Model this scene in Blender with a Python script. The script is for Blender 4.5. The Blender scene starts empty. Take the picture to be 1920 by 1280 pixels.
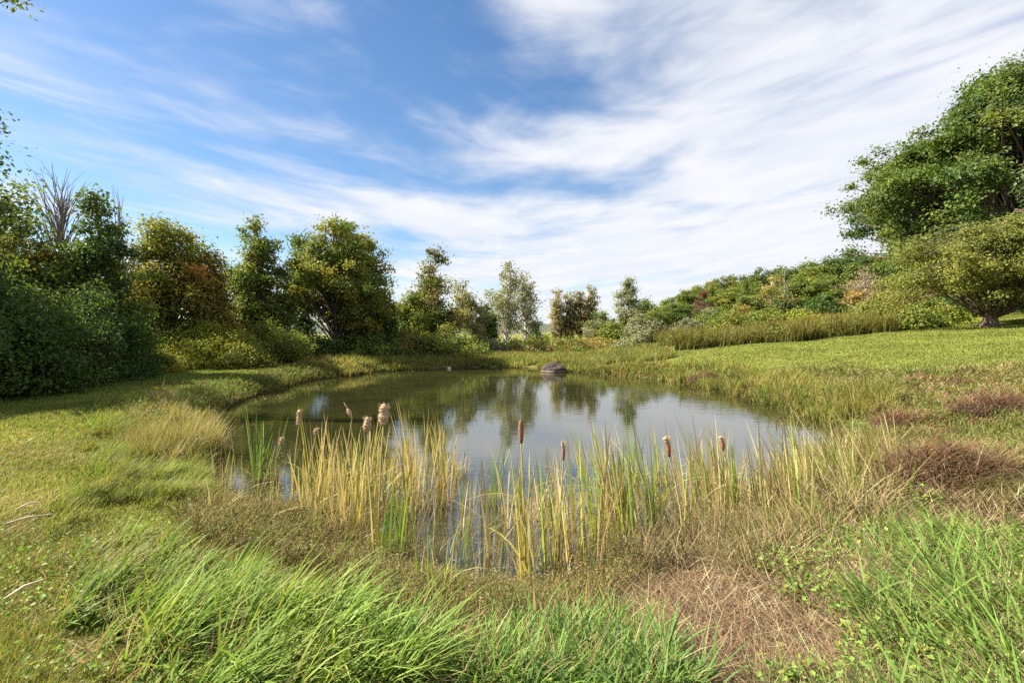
import bpy, math
import numpy as np

# ------------------------------------------------------------------ camera, sky, sun, exposure
SC = bpy.context.scene
COL = SC.collection
R = math.radians
ZC = 2.2                       # eye height above the pond's surface
SUN_AZ, SUN_EL = R(-85), R(42)  # azimuth from +Y towards +X

cam_d = bpy.data.cameras.new("camera")
cam_d.sensor_width = 36.0
cam_d.lens = 18.0
cam_d.clip_start = 0.05
cam_d.clip_end = 6000
cam = bpy.data.objects.new("camera", cam_d)
cam.location = (0, 0, ZC)
cam.rotation_euler = (R(90 - 0.9), 0, 0)
COL.objects.link(cam)
SC.camera = cam

SC.view_settings.view_transform = 'Standard'
SC.view_settings.look = 'None'
SC.view_settings.gamma = 1.0
SC.view_settings.exposure = 1.72
SKY_STRENGTH = 0.05
SUN_STRENGTH = 5.0

try:
    cy = SC.cycles
    cy.use_denoising = False
    cy.max_bounces = 6
    cy.diffuse_bounces = 3
    cy.glossy_bounces = 2
    cy.transmission_bounces = 4
    cy.transparent_max_bounces = 4
    cy.caustics_reflective = False
    cy.caustics_refractive = False
    cy.sample_clamp_indirect = 4.0
except Exception:
    pass


class NT:
    """small helper to wire shader nodes"""
    def __init__(self, tree):
        self.t = tree
        tree.nodes.clear()

    def n(self, kind, **kw):
        nd = self.t.nodes.new(kind)
        for k, v in kw.items():
            setattr(nd, k, v)
        return nd

    def put(self, sock, v):
        if v is None:
            return
        if hasattr(v, 'is_linked') or hasattr(v, 'links'):
            self.t.links.new(v, sock)
        else:
            sock.default_value = v

    def m(self, op, a, b=None, c=None, clamp=False):
        nd = self.n('ShaderNodeMath', operation=op, use_clamp=clamp)
        self.put(nd.inputs[0], a)
        self.put(nd.inputs[1], b)
        if c is not None:
            self.put(nd.inputs[2], c)
        return nd.outputs[0]

    def noise(self, vec, scale, detail=4, rough=0.55, dist=0.0, dims='3D', w=None):
        nd = self.n('ShaderNodeTexNoise', noise_dimensions=dims)
        if vec is not None:
            self.put(nd.inputs['Vector'], vec)
        nd.inputs['Scale'].default_value = scale
        nd.inputs['Detail'].default_value = detail
        nd.inputs['Roughness'].default_value = rough
        nd.inputs['Distortion'].default_value = dist
        return nd.outputs['Fac']

    def rng(self, v, a, b, c=0.0, d=1.0, smooth=True):
        nd = self.n('ShaderNodeMapRange')
        nd.interpolation_type = 'SMOOTHSTEP' if smooth else 'LINEAR'
        self.put(nd.inputs['Value'], v)
        for k, x in (('From Min', a), ('From Max', b), ('To Min', c), ('To Max', d)):
            nd.inputs[k].default_value = x
        return nd.outputs['Result']

    def mix(self, fac, a, b, blend='MIX'):
        nd = self.n('ShaderNodeMix', data_type='RGBA', blend_type=blend)
        self.put(nd.inputs['Factor'], fac)
        self.put(nd.inputs[6], a if not isinstance(a, tuple) else (*a[:3], 1))
        self.put(nd.inputs[7], b if not isinstance(b, tuple) else (*b[:3], 1))
        return nd.outputs[2]

    def xyz(self, x, y, z):
        nd = self.n('ShaderNodeCombineXYZ')
        for i, v in enumerate((x, y, z)):
            self.put(nd.inputs[i], v)
        return nd.outputs[0]


world = bpy.data.worlds.new("World")
SC.world = world
world.use_nodes = True
w = NT(world.node_tree)
sky = w.n('ShaderNodeTexSky', sky_type='NISHITA')
sky.sun_disc = False
sky.sun_elevation = SUN_EL
sky.sun_rotation = SUN_AZ
sky.altitude = 300
sky.air_density = 1.0
sky.dust_density = 0.6
sky.ozone_density = 2.0
hs = w.n('ShaderNodeHueSaturation')
hs.inputs['Saturation'].default_value = 1.18
hs.inputs['Value'].default_value = 1.06
w.put(hs.inputs['Color'], sky.outputs[0])
tc = w.n('ShaderNodeTexCoord')
sep = w.n('ShaderNodeSeparateXYZ')
w.put(sep.inputs[0], tc.outputs['Generated'])
dx, dy, dz = sep.outputs
den = w.m('ADD', w.m('MAXIMUM', dz, 0.0), 0.12)
u = w.m('DIVIDE', dx, den)
v = w.m('DIVIDE', dy, den)
q = w.m('ADD', v, w.m('ADD', w.m('MULTIPLY', w.m('MULTIPLY', u, u), 0.365), w.m('MULTIPLY', u, 0.05)))
streak = w.xyz(w.m('MULTIPLY', u, 0.9), w.m('MULTIPLY', q, 1.2), 3.3)
fine = w.xyz(w.m('MULTIPLY', u, 1.5), w.m('MULTIPLY', q, 1.9), 8.1)
broad = w.xyz(w.m('MULTIPLY', u, 0.8), w.m('MULTIPLY', q, 0.9), 1.7)
n1 = w.noise(streak, 1.25, 7, 0.5, 0.6)
n2 = w.noise(fine, 1.8, 8, 0.6, 0.6)
n3 = w.noise(broad, 1.25, 4, 0.5, 0.3)
cov = w.rng(u, -1.6, 1.1, -0.02, 0.245, smooth=False)
low = w.rng(dz, 0.42, 0.12, 0.0, 0.09)
dens = w.m('ADD', w.m('MULTIPLY', n1, 0.7), w.m('MULTIPLY', n2, 0.3))
dens = w.m('ADD', dens, w.m('MULTIPLY', w.m('SUBTRACT', n3, 0.5), 0.75))
dens = w.m('ADD', dens, cov)
dens = w.m('ADD', dens, low)
amount = w.rng(dens, 0.46, 0.82, 0.0, 0.96)
cloud_col = w.mix(w.rng(n2, 0.35, 0.7), (5.3, 5.5, 6.0), (5.95, 6.0, 6.25))
final = w.mix(amount, hs.outputs[0], cloud_col)
bg = w.n('ShaderNodeBackground')
w.put(bg.inputs['Color'], final)
bg.inputs['Strength'].default_value = SKY_STRENGTH
wo = w.n('ShaderNodeOutputWorld')
w.put(wo.inputs['Surface'], bg.outputs[0])

sun_d = bpy.data.lights.new("sun", 'SUN')
sun_d.energy = SUN_STRENGTH
sun_d.angle = R(0.5)
sun_d.color = (1.0, 0.93, 0.82)
sun = bpy.data.objects.new("sun", sun_d)
sun.location = (-30, 0, 40)
sun.rotation_euler = (R(90) - SUN_EL, 0, math.pi - SUN_AZ)
COL.objects.link(sun)

# ------------------------------------------------------------------ numpy helpers
rng = np.random.default_rng(11)


def lerp(a, b, t):
    return a + (b - a) * t


def sstep(a, b, x):
    t = np.clip((x - a) / (b - a), 0, 1)
    return t * t * (3 - 2 * t)


_T = np.random.default_rng(3).random((256, 256))


def vnoise(x, y):
    xi = np.floor(x).astype(int)
    yi = np.floor(y).astype(int)
    fx = x - xi
    fy = y - yi
    fx = fx * fx * (3 - 2 * fx)
    fy = fy * fy * (3 - 2 * fy)
    a = _T[xi & 255, yi & 255]
    b = _T[(xi + 1) & 255, yi & 255]
    c = _T[xi & 255, (yi + 1) & 255]
    d = _T[(xi + 1) & 255, (yi + 1) & 255]
    return lerp(lerp(a, b, fx), lerp(c, d, fx), fy)


def fbm(x, y, o=4):
    s = 0
    amp = 0.5
    for k in range(o):
        s = s + amp * vnoise(x * 2 ** k + 17.3 * k, y * 2 ** k + 5.1 * k)
        amp *= 0.5
    return s / (1 - 0.5 ** o)


# pond outline in metres (from the shoreline of the photograph)
POND = np.array([(-9.0, 17.6), (-8.3, 13.8), (-6.5, 10.6), (-5.0, 8.6), (-4.1, 7.0), (-3.3, 6.35), (-2.2, 6.2), (-1.6, 5.3), (-1.0, 4.75),
                 (-0.3, 4.25), (0.2, 4.3), (0.95, 4.8), (2.0, 5.5), (3.0, 6.2), (4.2, 7.6), (6.0, 9.3), (7.2, 10.8), (7.6, 12.2),
                 (8.0, 14.1), (7.9, 15.6), (7.9, 19.2), (7.6, 22.2), (6.5, 24.8), (5.4, 27.0), (3.4, 29.0), (2.0, 31.8), (-0.4, 33.2),
                 (-2.3, 33.0), (-5.2, 31.5), (-7.8, 28.9), (-9.4, 23.5)])


def pond_sd(x, y):
    """signed distance to the shoreline, positive on land"""
    out = np.full(x.shape, 1e9)
    inside = np.zeros(x.shape, bool)
    n = len(POND)
    for i in range(n):
        a = POND[i]
        b = POND[(i + 1) % n]
        ex, ey = b - a
        t = np.clip(((x - a[0]) * ex + (y - a[1]) * ey) / (ex * ex + ey * ey), 0, 1)
        out = np.minimum(out, np.hypot(x - a[0] - t * ex, y - a[1] - t * ey))
        cr = ((a[1] > y) != (b[1] > y)) & (x < (b[0] - a[0]) * (y - a[1]) / (b[1] - a[1] + 1e-12) + a[0])
        inside ^= cr
    return np.where(inside, -out, out)


def ground_z(x, y, detail=True):
    x = np.asarray(x, float)
    y = np.asarray(y, float)
    s = pond_sd(x, y) + 0.25 * (vnoise(x * 1.3 + 40, y * 1.3) - 0.5)
    base = 0.5 + 0.095 * np.maximum(0, x - 5) * (1 - 0.3 * sstep(60, 120, y)) + 0.012 * np.maximum(0, np.minimum(y, 120) - 34)
    base = base - 0.2 * sstep(26, 33, y) * sstep(6, 0, np.abs(x) - 6)
    base = np.minimum(base, 12 + 0.01 * x)
    steep = lerp(1.9, 0.7, sstep(-4, -8, x) * sstep(8, 12, y))
    steep = lerp(steep, 3.0, sstep(3, 8, x))
    land = base * (1 - np.exp(-np.maximum(s, 0) / steep))
    z = np.where(s > 0, land + 0.03 * sstep(0, .4, s), np.maximum(-0.9, s * 0.45))
    if detail:
        amp = sstep(0.1, 1.5, s)
        z = z + amp * (0.16 * (fbm(x * 0.35 + 9, y * 0.35, 3) - 0.5) + 0.05 * (fbm(x * 1.7, y * 1.7, 3) - 0.5))
        rough = sstep(0.3, 1.5, s) * sstep(3, 5, x) * sstep(22, 12, y)
        z = z + rough * 0.18 * (fbm(x * 0.9 + 3, y * 0.9 + 8, 3) - 0.45)
    return z


def proj(x, y, z):
    return 960 + 960 * x / y, 625 + 960 * (ZC - z) / y


def on_ground(px, py, dmin=1.6, dmax=160):
    """where the line of sight through a point of the photograph meets the ground"""
    d = np.geomspace(dmin, dmax, 700)
    x = (px - 960) / 960 * d
    z = ground_z(x, d)
    p = 625 + 960 * (ZC - z) / d
    k = np.nonzero(p <= py)[0]
    i = k[0] if len(k) else len(d) - 1
    return float(x[i]), float(d[i]), float(z[i])


def at(px, d):
    x = (px - 960) / 960 * d
    return float(x), float(d), float(ground_z(np.array([x]), np.array([d]))[0])


def top_z(py, d):
    return ZC + (625 - py) / 960 * d


def in_poly(px, py, poly):
    poly = np.asarray(poly, float)
    ins = np.zeros(px.shape, bool)
    n = len(poly)
    for i in range(n):
        a = poly[i]
        b = poly[(i + 1) % n]
        ins ^= ((a[1] > py) != (b[1] > py)) & (px < (b[0] - a[0]) * (py - a[1]) / (b[1] - a[1] + 1e-12) + a[0])
    return ins


# ------------------------------------------------------------------ materials
def material(name):
    m = bpy.data.materials.new(name)
    m.use_nodes = True
    return m, NT(m.node_tree)


def finish(nt, shader, disp=None):
    o = nt.n('ShaderNodeOutputMaterial')
    nt.put(o.inputs['Surface'], shader)


def foliage_mat(name, trans=0.35, rough=0.55, spec=0.25, vary=0.12, tboost=1.25):
    m, t = material(name)
    a = t.n('ShaderNodeAttribute', attribute_name='col')
    oi = t.n('ShaderNodeObjectInfo')
    val = t.m('MULTIPLY_ADD', oi.outputs['Random'], 2 * vary, 1 - vary)
    h = t.n('ShaderNodeHueSaturation')
    t.put(h.inputs['Color'], a.outputs['Color'])
    t.put(h.inputs['Value'], val)
    t.put(h.inputs['Hue'], t.m('MULTIPLY_ADD', oi.outputs['Random'], -0.02, 0.51))
    p = t.n('ShaderNodeBsdfPrincipled')
    t.put(p.inputs['Base Color'], h.outputs[0])
    p.inputs['Roughness'].default_value = rough
    p.inputs['Specular IOR Level'].default_value = spec
    tr = t.n('ShaderNodeBsdfTranslucent')
    t.put(tr.inputs['Color'], t.mix(1.0, h.outputs[0], (tboost, tboost * 1.02, tboost * 0.55), 'MULTIPLY'))
    mx = t.n('ShaderNodeMixShader')
    mx.inputs[0].default_value = trans
    t.put(mx.inputs[1], p.outputs[0])
    t.put(mx.inputs[2], tr.outputs[0])
    finish(t, mx.outputs[0])
    return m


M_LEAF = foliage_mat('leaf', 0.36, 0.55, 0.22)
M_GRASS = foliage_mat('grass_blade', 0.34, 0.6, 0.12, 0.0)
M_REED = foliage_mat('reed_blade', 0.28, 0.5, 0.2, 0.06)
M_STRAW = foliage_mat('dry_straw', 0.15, 0.7, 0.15, 0.0, 1.0)


def bark_mat(name, c0, c1, scale=9, stretch=0.25, bands=False):
    m, t = material(name)
    tcn = t.n('ShaderNodeTexCoord')
    mp = t.n('ShaderNodeMapping')
    mp.inputs['Scale'].default_value = (1, 1, stretch if not bands else 3.0)
    t.put(mp.inputs['Vector'], tcn.outputs['Object'])
    n = t.noise(mp.outputs[0], scale, 6, 0.65, 0.4)
    if bands:
        c = t.mix(t.rng(n, 0.56, 0.66), c0, c1)
    else:
        c = t.mix(t.rng(n, 0.35, 0.65), c0, c1)
    p = t.n('ShaderNodeBsdfPrincipled')
    t.put(p.inputs['Base Color'], c)
    p.inputs['Roughness'].default_value = 0.85
    b = t.n('ShaderNodeBump')
    b.inputs['Strength'].default_value = 0.6
    b.inputs['Distance'].default_value = 0.03
    t.put(b.inputs['Height'], n)
    t.put(p.inputs['Normal'], b.outputs[0])
    finish(t, p.outputs[0])
    return m


M_BARK = bark_mat('brown_bark', (0.05, 0.037, 0.026), (0.17, 0.125, 0.09))
M_APPLE = bark_mat('rough_red_bark', (0.06, 0.04, 0.03), (0.26, 0.17, 0.12), 7, 0.3)
M_BIRCH = bark_mat('white_bark', (0.62, 0.58, 0.5), (0.12, 0.1, 0.08), 3.5, 1, True)
M_GREYBARK = bark_mat('grey_bark', (0.14, 0.115, 0.1), (0.32, 0.27, 0.24))


def ground_mat():
    m, t = material('ground')
    a = t.n('ShaderNodeAttribute', attribute_name='col')
    tcn = t.n('ShaderNodeTexCoord')
    n1 = t.noise(tcn.outputs['Object'], 9.0, 8, 0.7, 0.6)
    n2 = t.noise(tcn.outputs['Object'], 55.0, 5, 0.7)
    n3 = t.noise(tcn.outputs['Object'], 0.6, 5, 0.6)
    c = t.mix(t.rng(n1, 0.3, 0.75), t.mix(1.0, a.outputs['Color'], (0.62, 0.6, 0.6), 'MULTIPLY'),
              t.mix(1.0, a.outputs['Color'], (1.3, 1.28, 1.2), 'MULTIPLY'))
    c = t.mix(t.rng(n2, 0.52, 0.72, 0, 0.55), c, (0.06, 0.042, 0.024))
    c = t.mix(t.rng(n3, 0.5, 0.75, 0, 0.25), c, (0.2, 0.165, 0.06))
    p = t.n('ShaderNodeBsdfPrincipled')
    t.put(p.inputs['Base Color'], c)
    p.inputs['Roughness'].default_value = 0.95
    p.inputs['Specular IOR Level'].default_value = 0.1
    b = t.n('ShaderNodeBump')
    b.inputs['Strength'].default_value = 0.8
    b.inputs['Distance'].default_value = 0.04
    t.put(b.inputs['Height'], t.m('ADD', n1, t.m('MULTIPLY', n2, 0.5)))
    t.put(p.inputs['Normal'], b.outputs[0])
    finish(t, p.outputs[0])
    return m


def water_mat():
    m, t = material('pond_water')
    g = t.n('ShaderNodeNewGeometry')
    mp = t.n('ShaderNodeMapping')
    mp.inputs['Scale'].default_value = (0.55, 1.6, 1)
    t.put(mp.inputs['Vector'], g.outputs['Position'])
    n1 = t.noise(mp.outputs[0], 2.4, 3, 0.55, 0.5)
    n2 = t.noise(mp.outputs[0], 11.0, 3, 0.6, 0.3)
    calm = t.rng(t.noise(g.outputs['Position'], 0.22, 3, 0.5), 0.4, 0.65, 0.35, 1.0)
    h = t.m('ADD', n1, t.m('MULTIPLY', n2, 0.22))
    b = t.n('ShaderNodeBump')
    t.put(b.inputs['Strength'], t.m('MULTIPLY', calm, 0.028))
    b.inputs['Distance'].default_value = 0.12
    t.put(b.inputs['Height'], h)
    murk = t.mix(t.rng(t.noise(g.outputs['Position'], 0.5, 4, 0.6, 0.4), 0.35, 0.7), (0.018, 0.020, 0.007), (0.030, 0.030, 0.0085))
    p = t.n('ShaderNodeBsdfPrincipled')
    t.put(p.inputs['Base Color'], murk)
    p.inputs['Roughness'].default_value = 0.018
    p.inputs['IOR'].default_value = 2.6
    t.put(p.inputs['Normal'], b.outputs[0])
    finish(t, p.outputs[0])
    return m


def plain_mat(name, c0, c1, scale=20, rough=0.8, bump=0.4, dist=0.01):
    m, t = material(name)
    tcn = t.n('ShaderNodeTexCoord')
    n = t.noise(tcn.outputs['Object'], scale, 6, 0.65, 0.3)
    p = t.n('ShaderNodeBsdfPrincipled')
    t.put(p.inputs['Base Color'], t.mix(t.rng(n, 0.35, 0.68), c0, c1))
    p.inputs['Roughness'].default_value = rough
    b = t.n('ShaderNodeBump')
    b.inputs['Strength'].default_value = bump
    b.inputs['Distance'].default_value = dist
    t.put(b.inputs['Height'], n)
    t.put(p.inputs['Normal'], b.outputs[0])
    finish(t, p.outputs[0])
    return m


def rock_mat():
    m, t = material('boulder')
    tcn = t.n('ShaderNodeTexCoord')
    sp = t.n('ShaderNodeSeparateXYZ')
    t.put(sp.inputs[0], tcn.outputs['Object'])
    n = t.noise(tcn.outputs['Object'], 7, 7, 0.7, 0.4)
    n2 = t.noise(tcn.outputs['Object'], 26, 4, 0.7)
    c = t.mix(t.rng(n, 0.35, 0.65), (0.02, 0.013, 0.01), (0.085, 0.055, 0.042))
    c = t.mix(t.rng(n2, 0.6, 0.72, 0, 0.5), c, (0.2, 0.15, 0.11))
    band = t.m('MULTIPLY', t.rng(sp.outputs[2], 0.03, 0.05), t.rng(sp.outputs[2], 0.13, 0.09))
    c = t.mix(t.m('MULTIPLY', band, 0.8), c, (0.34, 0.23, 0.14))
    p = t.n('ShaderNodeBsdfPrincipled')
    t.put(p.inputs['Base Color'], c)
    p.inputs['Roughness'].default_value = 0.9
    b = t.n('ShaderNodeBump')
    b.inputs['Strength'].default_value = 0.9
    b.inputs['Distance'].default_value = 0.04
    t.put(b.inputs['Height'], t.m('ADD', n, n2))
    t.put(p.inputs['Normal'], b.outputs[0])
    finish(t, p.outputs[0])
    return m


M_GROUND = ground_mat()
M_WATER = water_mat()
M_ROCK = rock_mat()
M_BROWNHEAD = plain_mat('brown_seed_head', (0.13, 0.05, 0.026), (0.27, 0.125, 0.065), 70, 0.9, 0.5, 0.004)
M_FLUFF = plain_mat('seed_fluff', (0.28, 0.18, 0.1), (0.5, 0.36, 0.22), 60, 0.95, 0.8, 0.008)
M_STALK = plain_mat('reed_stalk', (0.3, 0.24, 0.09), (0.42, 0.34, 0.16), 14, 0.6, 0.2, 0.003)
M_PALE = plain_mat('pale_stone', (0.6, 0.55, 0.42), (0.75, 0.7, 0.58), 12, 0.8, 0.4, 0.01)
M_DEAD = plain_mat('dead_stalk', (0.36, 0.27, 0.15), (0.6, 0.48, 0.3), 18, 0.7, 0.3, 0.003)
M_HILL = plain_mat('far_woods', (0.035, 0.05, 0.03), (0.075, 0.09, 0.05), 0.12, 1.0, 0.0, 0.1)


# ------------------------------------------------------------------ mesh building
class MB:
    """gathers quads (V, F) with a colour per vertex and links them as one mesh object"""
    def __init__(self):
        self.v, self.f, self.c, self.n = [], [], [], 0

    def add(self, V, F, C=None):
        V = np.asarray(V, np.float32).reshape(-1, 3)
        F = np.asarray(F, np.int32).reshape(-1, 4)
        if C is None:
            C = np.ones((len(V), 3), np.float32) * 0.5
        C = np.asarray(C, np.float32)
        if C.ndim == 1:
            C = np.tile(C, (len(V), 1))
        self.v.append(V)
        self.f.append(F + self.n)
        self.c.append(C)
        self.n += len(V)

    def mesh(self, name, mat, smooth=False):
        V = np.concatenate(self.v)
        F = np.concatenate(self.f)
        C = np.concatenate(self.c)
        me = bpy.data.meshes.new(name)
        me.vertices.add(len(V))
        me.vertices.foreach_set('co', V.ravel())
        me.loops.add(F.size)
        me.loops.foreach_set('vertex_index', F.ravel())
        me.polygons.add(len(F))
        me.polygons.foreach_set('loop_start', np.arange(0, F.size, 4, dtype=np.int32))
        me.polygons.foreach_set('use_smooth', np.full(len(F), smooth))
        at_ = me.attributes.new('col', 'FLOAT_COLOR', 'POINT')
        rgba = np.ones((len(V), 4), np.float32)
        rgba[:, :3] = C
        at_.data.foreach_set('color', rgba.ravel())
        me.update(calc_edges=True)
        me.materials.append(mat)
        return me

    def obj(self, name, mat, parent=None, loc=None, smooth=False):
        o = bpy.data.objects.new(name, self.mesh(name, mat, smooth))
        COL.objects.link(o)
        if parent is not None:
            o.parent = parent
        if loc is not None:
            o.location = loc
        return o


def tag(o, label=None, cat=None, group=None, kind=None):
    if label:
        o['label'] = label
    if cat:
        o['category'] = cat
    if group:
        o['group'] = group
    if kind:
        o['kind'] = kind
    return o


def empty(name, loc, rz=0.0):
    o = bpy.data.objects.new(name, None)
    o.empty_display_size = 0.2
    o.location = loc
    o.rotation_euler = (0, 0, rz)
    COL.objects.link(o)
    return o


def copy_tree(root, loc, rz, scale, label, group=None, name=None):
    r = root.copy()
    if name:
        r.name = name
    COL.objects.link(r)
    r.location = loc
    r.rotation_euler = (0, 0, rz)
    r.scale = scale
    r['label'] = label
    if group:
        r['group'] = group
    for ch in list(root.children):
        c = ch.copy()
        COL.objects.link(c)
        c.parent = r
        for g in ch.children:
            d = g.copy()
            COL.objects.link(d)
            d.parent = c
    return r


def norm(a):
    return a / np.maximum(np.linalg.norm(a, axis=-1, keepdims=True), 1e-9)


def tube(mb, pts, radii, sides=6, col=(0.3, 0.3, 0.3), cap=False):
    pts = np.asarray(pts, float)
    radii = np.asarray(radii, float)
    n = len(pts)
    tan = np.gradient(pts, axis=0)
    tan = norm(tan)
    ref = np.array([0.31, 0.95, 0.05]) if abs(tan[0][2]) > 0.5 else np.array([0.1, 0.1, 1.0])
    a = norm(np.cross(tan, ref))
    b = np.cross(tan, a)
    th = np.arange(sides) / sides * 2 * np.pi
    V = pts[:, None] + radii[:, None, None] * (a[:, None] * np.cos(th)[None, :, None] + b[:, None] * np.sin(th)[None, :, None])
    V = V.reshape(-1, 3)
    i = np.arange(n - 1)[:, None] * sides
    j = np.arange(sides)[None]
    k = (j + 1) % sides
    F = np.stack([i + j, i + k, i + sides + k, i + sides + j], -1).reshape(-1, 4)
    mb.add(V, F, np.tile(np.asarray(col, np.float32), (len(V), 1)))


def leaves(mb, P, size, nrm, C, r, aspect=0.62, fold=0.12):
    n = len(P)
    ax = norm(np.cross(nrm, r.normal(size=(n, 3))))
    bx = np.cross(nrm, ax)
    s = np.asarray(size).reshape(-1, 1) * np.ones((n, 1))
    V = np.stack([P - ax * s * .5, P + bx * s * aspect * .5 + nrm * s * fold + ax * s * 0.05, P + ax * s * .5,
                  P - bx * s * aspect * .5 + nrm * s * fold + ax * s * 0.05], 1)
    F = np.arange(n * 4).reshape(n, 4)
    mb.add(V.reshape(-1, 3), F, np.repeat(C, 4, 0))


def blades(mb, P, L, W, az, lean, curl, c0, c1, seg=3, twist=None, r=rng):
    """curved tapering blades; az: heading of the lean, lean: angle from vertical at the root, curl: what is added to the tip"""
    n = len(P)
    if n == 0:
        return
    tw = r.uniform(-1.2, 1.2, n) if twist is None else twist
    wd = np.stack([-np.sin(az + tw), np.cos(az + tw), np.zeros(n)], 1)
    hd = np.stack([np.cos(az), np.sin(az), np.zeros(n)], 1)
    prof = np.linspace(1, 0, seg + 1) ** (0.65 if seg < 8 else 0.45)
    prof[-1] = 0.06
    pos = P.astype(float).copy()
    V = np.empty((n, seg + 1, 2, 3))
    C = np.empty((n, seg + 1, 2, 3))
    for k in range(seg + 1):
        t = k / seg
        h = (W * 0.5 * prof[k])[:, None] * wd
        V[:, k, 0] = pos - h
        V[:, k, 1] = pos + h
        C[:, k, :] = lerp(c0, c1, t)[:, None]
        th = lean + curl * (t + 0.5 / seg)
        pos = pos + (L / seg)[:, None] * (np.sin(th)[:, None] * hd + np.cos(th)[:, None] * np.array([0, 0, 1.0]))
    base = np.arange(n)[:, None] * (2 * (seg + 1)) + np.arange(seg)[None] * 2
    F = np.stack([base, base + 1, base + 3, base + 2], -1).reshape(-1, 4)
    mb.add(V.reshape(-1, 3), F, C.reshape(-1, 3))


def palette(cols, n, r, jit=0.16, weights=None):
    cols = np.asarray(cols, float)
    k = r.choice(len(cols), n, p=weights)
    c = cols[k] * (1 + r.uniform(-jit, jit, (n, 1))) * (1 + r.uniform(-0.06, 0.06, (n, 3)))
    return np.clip(c, 0.003, 0.95)


# ------------------------------------------------------------------ ground, water, far ridge
def zone_colour(x, y, px, py):
    n = len(x)
    k = fbm(x * 0.5 + 31, y * 0.5, 4)[:, None]
    k2 = fbm(x * 2.1, y * 2.1 + 11, 3)[:, None]
    green = np.array([0.085, 0.115, 0.026])
    lawn = np.array([0.2, 0.215, 0.046])
    straw = np.array([0.20, 0.145, 0.07])
    soil = np.array([0.06, 0.04, 0.025])
    c = np.tile(lawn, (n, 1))
    rb = (sstep(1120, 1250, px) * sstep(680, 710, py) * sstep(3, 5, x))[:, None]
    c = lerp(c, lerp(green, straw, sstep(0.34, 0.58, k)), rb * 0.9)
    near = sstep(860, 960, py)[:, None] * sstep(330, 480, px)[:, None]
    c = lerp(c, lerp(soil, straw, sstep(0.4, 0.6, k2)), near * 0.8)
    c = lerp(c, lerp(green, straw, k2), 0.2)
    s = pond_sd(x, y)[:, None]
    c = lerp(c, soil, sstep(0.75, 0.15, s) * 0.92)
    return c


def build_ground():
    nr, nc = 330, 300
    d = np.concatenate([np.geomspace(4, 1500, nr)])
    t = np.linspace(-1, 1, nc)
    t = 2.4 * np.sign(t) * np.abs(t) ** 1.25
    D, T = np.meshgrid(d, t, indexing='ij')
    X = (D * T).ravel()
    Y = (D - 8).ravel()
    Z = ground_z(X, Y)
    Yp = np.maximum(Y, 1.0)
    px, py = proj(X, Yp, Z)
    C = zone_colour(X, Y, px, py)
    i = np.arange(nr - 1)[:, None] * nc
    j = np.arange(nc - 1)[None]
    F = np.stack([i + j, i + j + 1, i + nc + j + 1, i + nc + j], -1).reshape(-1, 4)
    mb = MB()
    mb.add(np.stack([X, Y, Z], 1), F, C)
    tag(mb.obj('ground', M_GROUND, smooth=True), kind='structure')


def build_water():
    mb = MB()
    mb.add([(-11, 3.2, 0), (10, 3.2, 0), (10, 35, 0), (-11, 35, 0)], [[0, 1, 2, 3]])
    tag(mb.obj('pond_water', M_WATER), kind='structure')


def build_ridge():
    mb = MB()
    a = np.linspace(R(-75), R(60), 120)
    rr = 900
    h = 8 + 14 * fbm(a * 6 + 3, a * 0 + 2, 4) + 6 * vnoise(a * 120, a * 0)
    X = np.sin(a) * rr
    Y = np.cos(a) * rr
    rows = [(0.86, 0.0), (0.9, 0.35), (0.95, 0.75), (1.0, 1.0), (1.08, 0.8), (1.2, 0.0)]
    V = np.concatenate([np.stack([X * s, Y * s, h * k + 3 * (k > 0) * vnoise(a * 200, a * 0 + s * 9)], 1) for s, k in rows])
    n = len(a)
    i = np.arange(len(rows) - 1)[:, None] * n
    j = np.arange(n - 1)[None]
    F = np.stack([i + j, i + n + j, i + n + j + 1, i + j + 1], -1).reshape(-1, 4)
    mb.add(V, F)
    tag(mb.obj('hills', M_HILL, smooth=True), kind='structure')


build_ground()
build_water()
build_ridge()


# ------------------------------------------------------------------ trees and shrubs
G_DARK = [(0.061, 0.105, 0.021), (0.086, 0.135, 0.027), (0.054, 0.090, 0.027)]
G_MID = [(0.128, 0.172, 0.030), (0.167, 0.204, 0.036), (0.106, 0.146, 0.030), (0.214, 0.222, 0.040)]
G_YELLOW = [(0.246, 0.234, 0.037), (0.310, 0.265, 0.041), (0.181, 0.195, 0.033)]
G_LIME = [(0.279, 0.303, 0.033), (0.214, 0.255, 0.033), (0.343, 0.332, 0.040)]
G_GREY = [(0.201, 0.214, 0.110), (0.162, 0.177, 0.086), (0.249, 0.250, 0.141)]
G_ORANGE = [(0.441, 0.217, 0.047), (0.363, 0.226, 0.049), (0.306, 0.145, 0.049)]
G_RUST = [(0.306, 0.190, 0.075), (0.239, 0.181, 0.060), (0.363, 0.226, 0.083)]
G_RED = [(0.165, 0.050, 0.040), (0.128, 0.060, 0.040), (0.120, 0.100, 0.050)]
G_APPLE = [(0.190, 0.200, 0.040), (0.152, 0.170, 0.035), (0.247, 0.235, 0.048), (0.113, 0.135, 0.032)]
G_BIRCH = [(0.230, 0.232, 0.100), (0.286, 0.271, 0.141), (0.173, 0.181, 0.075)]
G_TAN = [(0.377, 0.275, 0.160), (0.290, 0.217, 0.131)]


def profile_at(prof, h):
    return np.interp(h, [p[0] for p in prof], [p[1] for p in prof])


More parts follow.
